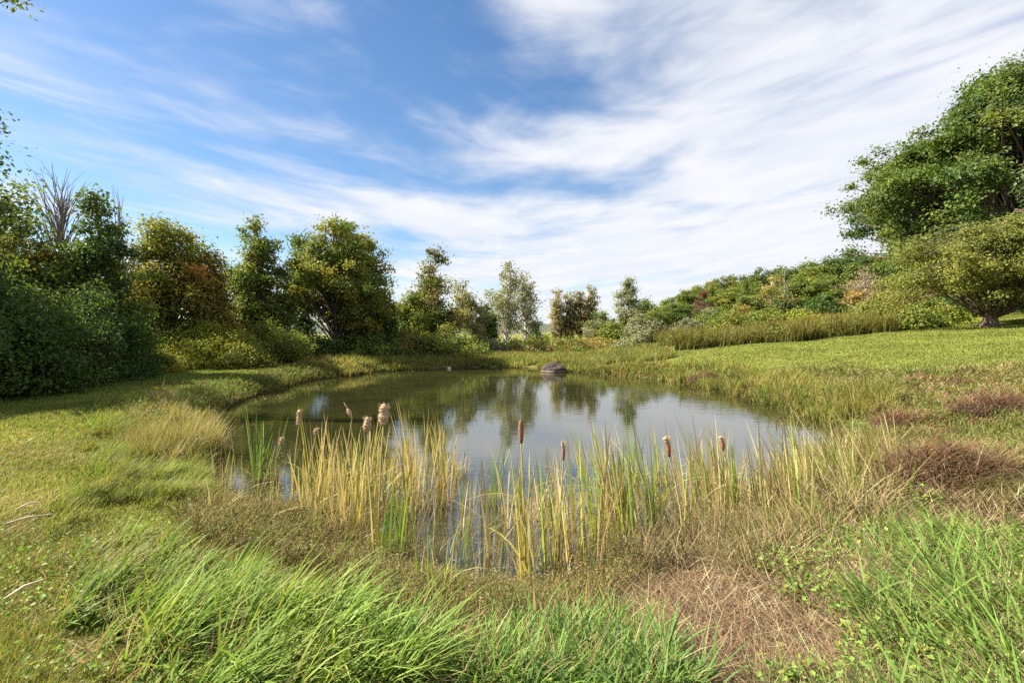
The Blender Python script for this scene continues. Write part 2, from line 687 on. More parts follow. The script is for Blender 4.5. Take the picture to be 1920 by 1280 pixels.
def plant(name, cat, label, loc, height, prof, ncl, nlf, lsize, crad, pal, seed, bark=None, trunk_r=0.12, lean=(0, 0), group=None, fork=0.28, arch=0.06,
          accents=(), flat=0.75, shell=0.42, extra=(), lump=0.3, stems=1, up=0.55, part=('trunk', 'crown'), branch_r=0.022, top=0.97, gaps=0.0, gapf=0.55, bough=4, br=None, hollow=None, bflat=0.5):
    """tree or shrub: trunk(s) with a limb to every leaf cluster; the crown is many small leaves in clusters inside an uneven outline"""
    r = np.random.default_rng(seed)
    root = empty(name, loc, 0)
    tag(root, label, cat, group)
    h0 = prof[0][0]
    hs_ = np.linspace(h0, prof[-1][0], 60)
    wgt = profile_at(prof, hs_) ** 1.6 + 0.02
    nbg = max(4, ncl // bough)
    cdf = np.cumsum(wgt) / wgt.sum()
    hh = np.interp((np.arange(nbg) + r.uniform(0, 1, nbg)) / nbg, cdf, hs_)
    hh[-1] = prof[-1][0] - 0.02
    hh[-2] = prof[-1][0] - 0.07
    hh = r.permutation(hh)
    th = r.uniform(0, 2 * np.pi, nbg)
    ph = r.uniform(0, 50)
    rad = profile_at(prof, hh) * (1 + lump * 2 * (vnoise(np.cos(th) * 1.6 + ph + 7, np.sin(th) * 1.6 + hh * 5 + ph) - 0.5))
    rr = rad * r.uniform(0, 1, nbg) ** shell
    lx, ly = lean
    CX = np.stack([rr * np.cos(th) + lx * hh, rr * np.sin(th) + ly * hh, hh * height], 1)
    if gaps > 0:
        keep = vnoise(CX[:, 0] * gapf + ph, CX[:, 2] * gapf + CX[:, 1] * gapf * .5 + ph) > gaps
        CX, hh, rr, th = CX[keep], hh[keep], rr[keep], th[keep]
    if hollow is not None:
        keep = ~((rr < hollow[0]) & (hh < hollow[1]))
        CX, hh, rr, th = CX[keep], hh[keep], rr[keep], th[keep]
    # every bough carries a flattened bunch of leaf clusters
    bw = br if br is not None else 0.17 * max(p[1] for p in prof) + 0.08 * crad
    own = np.repeat(np.arange(len(CX)), bough)
    BC = CX[own]
    CX = BC + r.normal(size=(len(own), 3)) * np.array([1, 1, bflat]) * bw * r.uniform(0.6, 1.3, len(CX))[own][:, None]
    CX[:, 2] -= 0.25 * np.hypot(CX[:, 0] - BC[:, 0], CX[:, 1] - BC[:, 1])
    CX[:, 2] = np.maximum(CX[:, 2], 0.1)
    hh = CX[:, 2] / height
    if len(extra):
        e = np.asarray(extra, float)
        BC = np.concatenate([BC, e])
        CX = np.concatenate([CX, e])
        hh = np.concatenate([hh, e[:, 2] / height])
    n = len(CX)
    # wood
    mb = MB()
    nt = 7
    tt = np.linspace(0, 1, nt)
    for sidx in range(stems):
        o = r.uniform(-1, 1, 2) * (0.25 if stems > 1 else 0.0) * (0.3 + 0.1 * height)
        wob = np.cumsum(r.normal(0, 0.012 * height, (nt, 2)), 0)
        pts = np.stack([lx * tt * top + wob[:, 0] * tt + o[0] * (0.2 + tt), ly * tt * top + wob[:, 1] * tt + o[1] * (0.2 + tt), tt * height * top - 0.15 * (tt == 0)], 1)
        rad_t = trunk_r * (1 - 0.93 * tt ** 0.8) * np.where(tt == 0, 1.35, 1.0)
        tube(mb, pts, rad_t, 8 if trunk_r > .1 else 5, (0.2, 0.17, 0.13))
    for c in CX:
        hb = np.clip(c[2] / height - r.uniform(0.08, fork) - 0.2 * np.hypot(c[0], c[1]) / height, 0.06, 0.9)
        p0 = np.array([np.interp(hb, tt * top, pts[:, 0]), np.interp(hb, tt * top, pts[:, 1]), hb * height])
        mid = lerp(p0, c, 0.5) + r.normal(0, 0.04, 3) * np.linalg.norm(c - p0) + np.array([0, 0, arch * np.linalg.norm(c - p0)])
        b0 = min(trunk_r * 0.45, branch_r + 0.011 * np.linalg.norm(c - p0))
        tube(mb, [p0, mid, c], [b0, b0 * 0.6, b0 * 0.18], 3 if trunk_r < .3 else 5, (0.2, 0.17, 0.13))
    mb.obj(part[0], bark or M_BARK, root, smooth=True)
    if nlf > 0:
        m = MB()
        cn = np.maximum(3, r.poisson(nlf, n))
        idx = np.repeat(np.arange(n), cn)
        N = len(idx)
        cs = crad * r.uniform(0.65, 1.35, n)
        off = r.normal(size=(N, 3)) * np.array([1, 1, flat]) * 0.55 * cs[idx][:, None]
        P = CX[idx] + off
        P[:, 2] = np.maximum(P[:, 2], 0.03)
        outw = norm(norm(np.stack([CX[idx, 0], CX[idx, 1], np.zeros(N)], 1)) * 0.5 + (CX[idx] - BC[idx] + off) / bw)
        nr_ = norm(0.5 * outw + np.array([0, 0, up]) + r.normal(size=(N, 3)) * 0.55)
        nB = n // bough + 1
        pc = lerp(palette(pal, n, r, 0.2), palette(pal, nB, r, 0.22)[np.minimum(np.arange(n) // bough, nB - 1)], 0.6)
        for (ax, ay, az_, ar, acol) in accents:
            dd = np.linalg.norm(CX - np.array([ax, ay, az_]), axis=1)
            sel = r.random(n) < np.clip(1.3 - dd / ar, 0, 1)
            pc[sel] = palette(acol, int(sel.sum()), r)
        C = pc[idx] * (1 + r.uniform(-0.3, 0.3, (N, 1)))
        leaves(m, P, lsize * r.uniform(0.55, 1.45, N), nr_, C, r)
        m.obj(part[1], M_LEAF, root)
    return root


def tree(label, px, d, topy, half_w, seed, pal=G_MID, ncl=150, nlf=130, lsize=0.15, crad=0.5, shape='oval', name='broadleaf_tree', cat='tree', **kw):
    """half_w in photograph pixels at the widest"""
    x, y, z = at(px, d)
    H = top_z(topy, d) - z
    rw = half_w / 960 * d
    shapes = {
        'oval': [(0.12, 0.55), (0.3, 0.95), (0.5, 1.0), (0.7, 0.8), (0.87, 0.45), (1.0, 0.08)],
        'cone': [(0.1, 0.85), (0.3, 1.0), (0.55, 0.7), (0.8, 0.36), (1.0, 0.04)],
        'column': [(0.15, 0.7), (0.4, 1.0), (0.7, 0.85), (0.9, 0.5), (1.0, 0.12)],
        'high': [(0.28, 0.25), (0.45, 0.8), (0.65, 1.0), (0.85, 0.65), (1.0, 0.1)],
        'fan': [(0.3, 0.12), (0.55, 0.5), (0.75, 0.85), (0.9, 1.0), (1.0, 0.45)],
        'birch': [(0.22, 0.3), (0.38, 0.75), (0.55, 1.0), (0.75, 0.8), (0.9, 0.45), (1.0, 0.12)],
        'shrub': [(0.04, 0.8), (0.3, 1.0), (0.6, 0.9), (0.85, 0.55), (1.0, 0.15)],
        'spire': [(0.1, 0.8), (0.35, 1.0), (0.5, 0.62), (0.7, 0.5), (0.88, 0.3), (1.0, 0.05)],
    }
    prof = [(a, b * rw) for a, b in shapes[shape]]
    return plant(name, cat, label, (x, y, z), H, prof, int(ncl * 1.7), nlf if nlf < 20 else int(nlf * 0.8), lsize, crad, pal, seed, **kw)


SH = dict(name='shrub', cat='shrub', shape='shrub', part=('stem', 'foliage'), stems=3, trunk_r=0.035)

# --- left edge
x0, y0, z0 = -16.0, 14.0, 0.5
plant('maple_tree', 'tree', 'tall tree at the left edge of the photo, only its outermost leaves in view', (x0, y0, z0), 12.0,
      [(0.2, 1.2), (0.36, 2.6), (0.5, 2.5), (0.6, 1.2), (0.7, 0.5), (1.0, 0.2)], 150, 110, 0.13, 0.5, G_MID[:3] + G_DARK, 21, trunk_r=0.2,
      extra=[(2.35, 0.2, 10.95), (2.0, 0, 11.1), (1.6, -.1, 11.2), (1.1, 0, 11.1)])
tree('yellowing thin tree with olive and orange leaves at the far left', 35, 19, 402, 66, 22, pal=G_YELLOW + G_MID + G_RUST[1:2] + G_ORANGE[:1], ncl=190, nlf=120, lsize=0.12, crad=0.5, gaps=0.3, shape='oval')
tree('leafless grey tree with upswept branches above the left woods', 108, 21, 300, 62, 23, pal=G_TAN, ncl=85, nlf=0, bark=M_GREYBARK, shape='fan', name='bare_tree', trunk_r=0.1, branch_r=0.005, bough=3, br=0.35, fork=0.3, shell=0.6)
tree('small leafless tree right of the dark green pointed tree', 222, 24, 345, 44, 24, pal=G_TAN, ncl=130, nlf=0, bark=M_GREYBARK, shape='high', name='bare_tree', trunk_r=0.06, branch_r=0.005, fork=0.4)
tree('dark green pointed tree beside the leafless tree', 178, 20, 366, 78, 25, pal=G_DARK + G_MID[:2], ncl=210, nlf=140, lsize=0.14, crad=0.44, shape='cone', gaps=0.04)
tree('bushy yellow-green tree under the leafless tree', 105, 19, 508, 80, 26, pal=G_LIME[:2] + G_MID, ncl=150, nlf=130, lsize=0.12, crad=0.5, shape='oval')
rt = tree('two-peaked tree turning golden, with an orange patch on its right side', 316, 27, 408, 68, 27, pal=G_YELLOW + G_MID[:2], ncl=230, nlf=140, lsize=0.15, crad=0.55, shape='column',
          gaps=0.3, accents=[(2.0, -1.0, 4.9, 1.2, G_ORANGE[:2] + G_YELLOW[:1]), (-1.5, -1.2, 3.6, 0.8, G_ORANGE[:2])])
tree('small rust-tinged tree between the golden tree and the maple', 400, 28, 480, 36, 28, pal=G_RUST + G_YELLOW + G_MID[:1], ncl=100, nlf=110, lsize=0.15, crad=0.5, shape='oval')
tree('green maple left of the largest tree on the left bank', 486, 32, 422, 56, 29, pal=G_MID + G_DARK[:1], ncl=250, nlf=120, lsize=0.17, crad=0.44, shape='oval', trunk_r=0.15, gaps=0.18)
tree('slender treetop peeking between the maple and the largest tree', 566, 37, 444, 30, 30, pal=G_DARK + G_MID[:1], ncl=90, nlf=110, lsize=0.17, crad=0.55, shape='column')
tree('largest rounded tree on the left bank, with yellow patches', 634, 34, 402, 92, 31, pal=G_MID + G_YELLOW[:2] + G_MID[1:2], ncl=460, nlf=120, lsize=0.17, crad=0.44, shape='oval', trunk_r=0.22, gaps=0.33,
     accents=[(2.3, -1.2, 6.2, 1.1, G_LIME), (1.4, -1.5, 8.4, .7, G_LIME)])
# middle
tree('bushy dark tree at the right foot of the largest tree', 705, 36, 545, 34, 32, pal=G_DARK + G_MID[:1], ncl=120, nlf=120, lsize=0.17, crad=0.6, shape='shrub')
tree('pointed tree with an airy lower half behind the far shore', 812, 42, 470, 46, 33, pal=G_MID + G_RUST[:2], ncl=130, nlf=100, lsize=0.19, crad=0.6, shape='spire', gaps=0.36, trunk_r=0.1)
tree('low bushy tree left of the pointed airy tree', 770, 40, 550, 36, 34, pal=G_MID, ncl=110, nlf=110, lsize=0.18, crad=0.6, shape='oval', gaps=0.25)
tree('white-trunked birch leaning left beside the airy tree', 900, 46, 532, 30, 35, pal=G_BIRCH + G_YELLOW[:1], ncl=100, nlf=50, lsize=0.18, crad=0.45, shape='birch', bough=4, bark=M_BIRCH, name='birch_tree', lean=(-1.7, 0), trunk_r=0.085)
tree('narrow vine-covered tree between the two white-trunked birches', 911, 48, 575, 15, 36, pal=G_DARK + G_MID[:1], ncl=60, nlf=90, lsize=0.19, crad=0.5, shape='column')
tree('taller white birch with sparse leaves on the far shore', 950, 52, 492, 34, 37, pal=G_BIRCH, ncl=150, nlf=30, lsize=0.19, crad=0.45, shape='birch', bark=M_BIRCH, name='birch_tree', trunk_r=0.14, gaps=0.2, br=0.5, bough=4)
tree('shorter white birch just right of the taller one', 985, 54, 508, 24, 38, pal=G_BIRCH, ncl=100, nlf=28, lsize=0.19, crad=0.45, shape='birch', bark=M_BIRCH, name='birch_tree', trunk_r=0.1, gaps=0.2, br=0.45, bough=4)
tree('small dark pine right of the birches', 1004, 56, 606, 17, 39, pal=G_DARK, ncl=50, nlf=90, lsize=0.19, crad=0.5, shape='cone', name='pine_tree')
grp = 'clump of slender golden trees'
for px, ty, hw, sd, lb in ((1046, 546, 14, 40, 'leftmost slender tree of the golden clump behind the boulder'), (1068, 550, 10, 41, 'second slender tree of the golden clump, shorter'),
                           (1089, 533, 11, 42, 'tallest slender tree of the golden clump behind the boulder'), (1110, 539, 10, 43, 'rightmost slender tree of the golden clump, rust tinted')):
    tree(lb, px, 60, ty, hw, sd, pal=G_RUST + G_BIRCH + G_BIRCH[:2] + G_YELLOW[:1], ncl=80, nlf=40, lsize=0.2, crad=0.38, br=0.3, lump=0.25, gaps=0.12, shape='column', name='poplar_tree', bark=M_GREYBARK, group=grp, trunk_r=0.09)
tree('narrow grey-green tree rising alone right of the golden clump', 1178, 58, 525, 19, 44, pal=G_GREY + G_MID[:1], ncl=100, nlf=80, lsize=0.2, crad=0.55, shape='column', gaps=0.25, name='poplar_tree')
tree('rounded rust-tinged tree right of the narrow grey-green tree', 1210, 66, 566, 24, 45, pal=G_RUST[1:2] + G_MID, ncl=90, nlf=90, lsize=0.22, crad=0.7)

# --- shrubs of the middle distance (px, d, top, half width, palette, label)
shr = [
    (398, 26, 610, 68, G_LIME, 'bright lime-green shrub at the edge of the left woods'),
    (515, 29, 612, 62, G_MID, 'broad olive shrub under the green maple'),
    (300, 23, 660, 66, G_LIME[1:] + G_YELLOW, 'low yellow-green shrub half in shade left of the lime shrub'),
    (450, 25, 655, 40, G_YELLOW + G_MID[:1], 'small yellowish shrub right of the lime shrub'),
    (600, 33, 640, 50, G_DARK + G_MID[:1], 'dark shrub at the foot of the largest tree'),
    (690, 34, 630, 60, G_DARK + G_MID[:2], 'dark green shrub right of the largest tree'),
    (765, 37, 628, 44, G_MID + G_RUST[:1], 'brown-tinged shrub under the low bushy tree'),
    (835, 38, 620, 62, G_MID, 'broad green shrub below the pointed airy tree'),
    (905, 42, 640, 46, G_GREY + G_MID[:1], 'grey-green shrub at the foot of the leaning birch'),
    (968, 46, 643, 40, G_GREY[:2] + G_MID[:2], 'olive grey shrub between the birch trunks'),
    (1000, 43, 636, 50, G_RUST + G_MID, 'brownish shrub right of the birches'),
    (1065, 43, 638, 48, G_MID + G_RUST[:1] + G_YELLOW[:1], 'low olive shrub behind the boulder'),
    (1120, 46, 640, 40, G_YELLOW + G_RUST[:1], 'low golden shrub in front of the slender clump'),
    (1130, 56, 588, 30, G_GREY + G_MID, 'grey-green bush at the right foot of the golden clump'),
    (1150, 52, 606, 26, G_MID + G_LIME[:1], 'green bush below the narrow grey-green tree'),
    (1203, 42, 598, 40, G_GREY, 'silvery grey willow shrub at the lawn corner'),
    (1290, 46, 603, 26, G_GREY, 'small silvery shrub beside the sliver of field'),
    (1230, 60, 585, 24, G_MID, 'dark bush where the hillside wood begins'),
]
for i, (px, d, ty, hw, pal, lb) in enumerate(shr):
    big = d < 30
    tree(lb, px, d, ty, hw, 60 + i, pal=pal, ncl=110 if big else 80, nlf=120 if big else 90, lsize=0.11 if big else 0.17, crad=0.42 if big else 0.5, **SH)

# --- dark understorey along the left lawn: copies of two shrubs
x, y, z = -13.4, 12.2, 0.5
pr = [(0.03, 1.3), (0.3, 1.5), (0.6, 1.35), (0.85, 0.8), (1.0, 0.2)]
SP = dict(part=('stem', 'foliage'), stems=4, trunk_r=0.04)
gA = 'dark shrubs along the left lawn'
A = plant('shrub', 'shrub', 'nearest dark shrub of the row bordering the left lawn', (-13.4, 11.4, 0.5), 3.1, pr, 190, 110, 0.1, 0.42, G_DARK + G_MID[:1], 91, group=gA, **SP)
B = plant('shrub', 'shrub', 'second dark shrub from the left edge along the left lawn', (-13.7, 13.5, 0.5), 3.2, pr, 190, 110, 0.1, 0.42, G_DARK, 92, group=gA, **SP)
ORD = ['first', 'second', 'third', 'fourth', 'fifth', 'sixth', 'seventh', 'eighth', 'ninth', 'tenth', 'eleventh', 'twelfth', 'thirteenth', 'fourteenth', 'fifteenth',
       'sixteenth', 'seventeenth', 'eighteenth', 'nineteenth', 'twentieth', 'twenty-first', 'twenty-second', 'twenty-third', 'twenty-fourth']
row = [(-14.2, 15.5, 1.0), (-14.7, 17.5, 0.95), (-15.2, 19.4, 0.8), (-15.8, 21.5, 0.65)]
for i, (x, y, s) in enumerate(row):
    copy_tree((A, B)[i % 2], (x, y, 0.5), i * 1.3 + .4, (s, s, s), f'{ORD[i + 2]} dark shrub from the left edge along the left lawn')
gB = 'tall bushes behind the left shrub row'
row = [(-15.6, 13.2, 0.98), (-16.4, 15.6, 1.0), (-17.2, 18.0, 1.0), (-18.0, 20.5, 0.95), (-18.8, 23.2, 0.9), (-16.4, 11.5, 1.0)]
for i, (x, y, s) in enumerate(row):
    copy_tree((B, A)[i % 2], (x, y, 0.5), i * 2.1 + 1.1, (s, s, s * 1.15), f'{ORD[i]} tall dark bush behind the shrub row of the left lawn', gB)

# --- right: hillside wood
gH = 'trees along the skyline of the hillside wood'
gF = 'trees along the front of the hillside wood'
kinds = [(G_MID, 'olive green'), (G_DARK + G_MID[:2], 'dark green'), (G_GREY[:1] + G_MID, 'pale grey-green'), (G_YELLOW[2:] + G_MID, 'yellowish green'), (G_RUST[1:2] + G_MID + G_MID + G_DARK[:1], 'dull olive')]
protos = []
for k, (pal, nm) in enumerate(kinds):
    protos.append((plant('broadleaf_tree', 'tree', 'tmp', (0, 0, 0), 8.0, [(0.04, 2.0), (0.3, 3.0), (0.6, 3.1), (0.82, 2.2), (1.0, 0.7)], 230, 120, 0.25, 0.65, pal, 120 + k, trunk_r=0.16), nm))
sky_pts = [(1238, 578), (1262, 562), (1285, 550), (1308, 543), (1330, 536), (1352, 530), (1376, 527), (1402, 523), (1428, 517), (1452, 514), (1478, 513), (1503, 508), (1528, 500),
           (1552, 493), (1578, 490), (1604, 489), (1632, 490), (1660, 487), (1690, 480), (1725, 470)]
front = [(1255, 592), (1290, 575), (1330, 565), (1362, 548), (1392, 556), (1425, 545), (1455, 552), (1490, 530), (1520, 535), (1556, 520), (1590, 535), (1640, 530), (1672, 520), (1700, 540)]
used = set()
r = np.random.default_rng(5)
for pts, d0, g, ph in ((sky_pts, 108, gH, 'on the skyline of the hillside wood'), (front, 84, gF, 'in the front row of the hillside wood')):
    for i, (px, ty) in enumerate(pts):
        k = int(r.integers(0, 5))
        pro, nm = protos[k]
        d = d0 + r.uniform(-6, 6)
        x, y, z = at(px, d)
        H = 1.06 * (top_z(ty, d) - z)
        s = H / 8.0
        sx = float(np.clip(s, 0.95, 1.5)) * r.uniform(0.95, 1.2)
        lb = f'{ORD[i]} tree from the left {ph}, {nm}'
        if k not in used:
            used.add(k)
            pro.location = (x, y, z)
            pro.rotation_euler = (0, 0, r.uniform(0, 6))
            pro.scale = (sx, sx, s)
            pro['label'] = lb
            pro['group'] = g
        else:
            copy_tree(pro, (x, y, z), r.uniform(0, 6), (sx, sx, s), lb, g)
tree('small red-leaved tree in the hillside wood', 1318, 76, 548, 12, 140, pal=G_RED, ncl=36, nlf=60, lsize=0.24, crad=0.55, shape='column')
tree('tall dead pale trunk with few twigs on the hillside', 1470, 72, 500, 10, 141, pal=G_GREY, ncl=30, nlf=6, lsize=0.2, crad=0.5, shape='high', bark=M_GREYBARK, name='dead_tree', trunk_r=0.06, branch_r=0.01)
tree('pale leafless tree with pinkish twigs below the big maple', 1622, 66, 500, 26, 142, pal=G_TAN, ncl=90, nlf=8, lsize=0.2, crad=0.7, shape='high', bark=M_GREYBARK, name='bare_tree', trunk_r=0.14, branch_r=0.02, fork=0.45)
tree('pair of thin pale-stemmed trees left of the dead trunk', 1447, 74, 520, 16, 143, pal=G_YELLOW + G_TAN[:1], ncl=40, nlf=50, lsize=0.22, crad=0.6, shape='high', bark=M_BIRCH, stems=2, trunk_r=0.09)
shr2 = [
    (1550, 50, 556, 36, G_DARK, 'dark rounded bush at the foot of the hillside wood'),
    (1603, 54, 552, 22, G_RUST + G_MID[:2], 'orange-brown bush right of the dark rounded bush'),
    (1465, 56, 562, 24, G_DARK + G_RUST[:1], 'dark brownish bush below the dead trunk'),
    (1395, 60, 580, 40, G_RUST + G_MID[:2], 'brown-olive thicket below the hillside front row'),
    (1340, 54, 582, 34, G_MID + G_GREY[:1], 'grey-green thicket left of the brown-olive one'),
    (1440, 46, 585, 46, G_LIME[:2] + G_MID, 'fresh green sumac bush above the goldenrod belt'),
    (1370, 43, 590, 40, G_MID + G_LIME[:1], 'green sumac bush at the left of the goldenrod belt'),
    (1500, 44, 588, 34, G_LIME[:2] + G_YELLOW[:1], 'yellow-green bush at the right of the sumac'),
    (1650, 42, 552, 40, G_RUST[1:2] + G_MID[:2], 'rust-flecked bush under the left side of the maple'),
    (1720, 38, 560, 44, G_MID + G_RUST[:1], 'mixed green bush left of the apple trunk'),
    (1790, 40, 555, 44, G_DARK, 'dark bush behind the apple trunk on its left'),
    (1900, 40, 552, 52, G_DARK, 'dark bush behind the apple trunk on its right'),
    (1665, 34, 586, 32, G_MID + G_YELLOW[:1], 'low hedge bush at the lawn edge, mostly in shade'),
    (1715, 33, 588, 34, G_MID, 'low hedge bush right of the shaded one at the lawn edge'),
    (1768, 34, 590, 28, G_LIME[:2], 'low bright bush at the lawn edge left of the apple trunk'),
]
for i, (px, d, ty, hw, pal, lb) in enumerate(shr2):
    tree(lb, px, d, ty, hw, 160 + i, pal=pal, ncl=90, nlf=90, lsize=0.17 if d < 45 else 0.22, crad=0.55, **SH)


def apple_tree():
    r = np.random.default_rng(77)
    x, y, z = at(1856, 28.5)
    prof = [(0.2, 4.3), (0.34, 4.7), (0.5, 4.6), (0.68, 3.9), (0.86, 2.5), (1.0, 0.8)]
    o = plant('apple_tree', 'tree', 'spreading old apple tree with yellow-green leaves and a thick trunk on the right lawn', (x, y, z), 6.5, prof, 900, 120, 0.12, 0.55, G_APPLE, 78,
              bark=M_APPLE, trunk_r=0.4, lump=0.36, flat=0.5, fork=0.12, shell=0.5, gaps=0.2, gapf=0.8, top=0.5, branch_r=0.004, bough=8, br=0.5, hollow=(2.9, 0.43), arch=0.3)
    # heavy crooked scaffold limbs
    mb = MB()
    for a, L, h in ((2.9, 3.2, 2.6), (0.4, 3.0, 2.7), (1.6, 2.4, 3.6), (4.2, 2.8, 2.4), (5.2, 2.6, 3.2)):
        p = [np.array([0.0, 0.0, 0.75])]
        for k in range(5):
            p.append(p[-1] + np.array([math.cos(a), math.sin(a), 0]) * L / 8 + np.array([r.normal(0, .1), r.normal(0, .1), h / 5]))
        tube(mb, p, np.linspace(0.24, 0.05, 6), 7, (0.2, 0.15, 0.1))
    mb.obj('limb', M_APPLE, o, smooth=True)
    return o


apple_tree()
x, y, z = at(1902, 42)
plant('maple_tree', 'tree', 'huge spreading maple towering over the apple tree at the right edge', (x, y, z), top_z(132, 42) - z,
      [(0.26, 8.4), (0.32, 11.0), (0.44, 11.2), (0.58, 9.6), (0.74, 7.6), (0.9, 4.4), (0.97, 1.4)], 1700, 190, 0.25, 0.9, G_MID[:3] + G_DARK + G_MID[3:] + G_GREY[1:2], 99,
      trunk_r=0.55, lump=0.26, flat=0.6, fork=0.4, shell=0.42, gaps=0.24, gapf=0.3, branch_r=0.02, up=0.7, bough=13, br=1.2, bflat=0.85)


# ------------------------------------------------------------------ grass and weeds (nobody could count them)
def sample(n, dmin, dmax, tmin=-1.12, tmax=1.12, seed=0):
    r = np.random.default_rng(seed)
    d = np.exp(r.uniform(math.log(dmin), math.log(dmax), n))
    t = r.uniform(tmin, tmax, n)
    x = t * d
    s = pond_sd(x, d)
    z = ground_z(x, d)
    px, py = proj(x, d, z)
    # ragged zone edges: wander by about a quarter of a metre
    k = 960 / d
    px = px + k * (0.9 * (fbm(x * 1.3 + 77, d * 1.3, 3) - 0.5) + r.normal(0, 0.07, n))
    py = py + k * (0.35 * (fbm(x * 1.3 + 7, d * 1.3 + 50, 3) - 0.5) + r.normal(0, 0.04, n))
    return r, x, d, z, px, py, s


def pick(*arrs, m):
    return [a[m] for a in arrs]


LAWN_L = [(-400, 770), (0, 790), (180, 760), (330, 715), (420, 700), (560, 695), (580, 705), (420, 730), (300, 760), (200, 800), (210, 870), (170, 950), (100, 1010), (80, 1100), (170, 1180), (180, 1300), (-400, 1300)]
LONG_L = [(110, 1060), (200, 1015), (320, 1040), (400, 1120), (540, 1185), (680, 1215), (760, 1250), (760, 1340), (270, 1340), (240, 1240), (130, 1160)]
LONG_C = [(690, 1225), (840, 1215), (960, 1195), (1130, 1160), (1180, 1170), (1210, 1230), (1230, 1340), (690, 1340)]
THATCH = [(1180, 1090), (1330, 1070), (1430, 1110), (1560, 1180), (1610, 1300), (1240, 1300), (1220, 1180)]
MAT = [(330, 940), (540, 945), (700, 955), (880, 1050), (960, 1120), (1080, 1085), (1180, 1050), (1210, 1100), (1090, 1160), (980, 1180), (840, 1190), (700, 1155), (560, 1095), (430, 1030), (340, 985)]
LITTER = [(1130, 960), (1400, 880), (1580, 830), (1680, 850), (1700, 960), (1560, 1060), (1430, 1110), (1300, 1080), (1180, 1090)]
MID_L = [(170, 760), (330, 750), (400, 790), (380, 880), (430, 940), (330, 960), (240, 945), (130, 985), (180, 900)]

C_LAWN = [(0.23, 0.235, 0.05), (0.29, 0.27, 0.068), (0.18, 0.2, 0.042), (0.36, 0.3, 0.13)]
C_GREEN = [(0.155, 0.245, 0.045), (0.195, 0.285, 0.055), (0.115, 0.19, 0.037), (0.25, 0.3, 0.07)]
C_BLUE = [(0.12, 0.205, 0.055), (0.16, 0.25, 0.065), (0.095, 0.165, 0.045), (0.2, 0.265, 0.065)]
C_STRAW = [(0.42, 0.31, 0.165), (0.33, 0.23, 0.125), (0.52, 0.41, 0.25), (0.22, 0.14, 0.08)]
C_BROWN = [(0.17, 0.1, 0.056), (0.23, 0.135, 0.07), (0.1, 0.06, 0.038)]
C_OLIVE = [(0.19, 0.18, 0.05), (0.14, 0.145, 0.04), (0.24, 0.21, 0.068)]
C_GOLD = [(0.37, 0.3, 0.09), (0.3, 0.26, 0.075), (0.4, 0.3, 0.13)]


def wpx(d, lo=0.004, k=0.0019):
    return np.maximum(lo, k * d)


def turf(name, label_mask, n, seed, dmin, dmax, Lr, pal, az=None, azs=3.1, lean=(0.1, 0.6), curl=(0.1, 0.8), seg=2, lo=0.004, k=0.0019, root=0.65, mat=None, tmin=-1.12, tmax=1.12, clump=0.0, clump_s=2.0, tip=None, tuss=0, tr=0.035, lv=(0.7, 0.6)):
    r, x, d, z, px, py, s = sample(n, dmin, dmax, tmin, tmax, seed)
    m = label_mask(x, d, z, px, py, s)
    if clump > 0:
        m &= (fbm(x * clump_s + seed, d * clump_s, 3) + r.uniform(-.12, .12, n)) > clump
    x, d, z = x[m], d[m], z[m]
    nn = len(x)
    if nn == 0:
        return None
    P = np.stack([x, d, z - 0.01], 1)
    L = r.uniform(*Lr, nn) * (lv[0] + lv[1] * fbm(x * 1.1 + 3, d * 1.1, 3))
    c1 = palette(pal if tip is None else tip, nn, r)
    daz = 0
    if tuss > 0:
        nc = max(1, nn // tuss)
        own = r.integers(0, nc, nn)
        P = P[own] + np.concatenate([r.normal(0, tr, (nn, 2)) * (0.6 + 0.1 * d[own])[:, None], np.zeros((nn, 1))], 1)
        L = r.uniform(*Lr, nn) * (lv[0] + lv[1] * fbm(P[:, 0] * 1.1 + 3, P[:, 1] * 1.1, 3)) * np.clip(r.lognormal(-0.08, 0.28, nc), 0.45, 1.6)[own]
        daz = r.normal(0, 0.5, nc)[own]
        if tip is None:
            c1 = lerp(c1, palette(pal, nc, r, 0.2)[own], 0.65)
        x, d = P[:, 0], P[:, 1]
    patch = (0.66 + 0.68 * fbm(x * 0.7 + 60, d * 0.7, 4))[:, None]
    c1 = c1 * patch
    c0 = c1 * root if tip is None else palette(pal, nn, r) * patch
    a = r.uniform(-np.pi, np.pi, nn) if az is None else az + daz + r.normal(0, azs, nn)
    mb = MB()
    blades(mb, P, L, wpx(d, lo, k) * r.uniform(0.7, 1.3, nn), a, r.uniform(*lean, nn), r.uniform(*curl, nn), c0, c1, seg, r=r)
    return tag(mb.obj(name, mat or M_GRASS, smooth=True), kind='stuff')


isl = lambda px, py, P_: in_poly(px, py, P_)
RF = lambda px, py: (px > 1400) & (py > 930) & ~isl(px, py, THATCH)

# short lawn left + the mown strip
turf('lawn_grass', lambda x, y, z, px, py, s: (s > 0.45) & (px < 1240) & (isl(px, py, LAWN_L) | ((y < 9) & ~isl(px, py, MAT))), 560000, 1, 1.7, 40, (0.05, 0.11), C_LAWN + C_GREEN[:1], az=0.3, azs=1.2, seg=2, lo=0.004, tmin=-1.25, tmax=0.4)
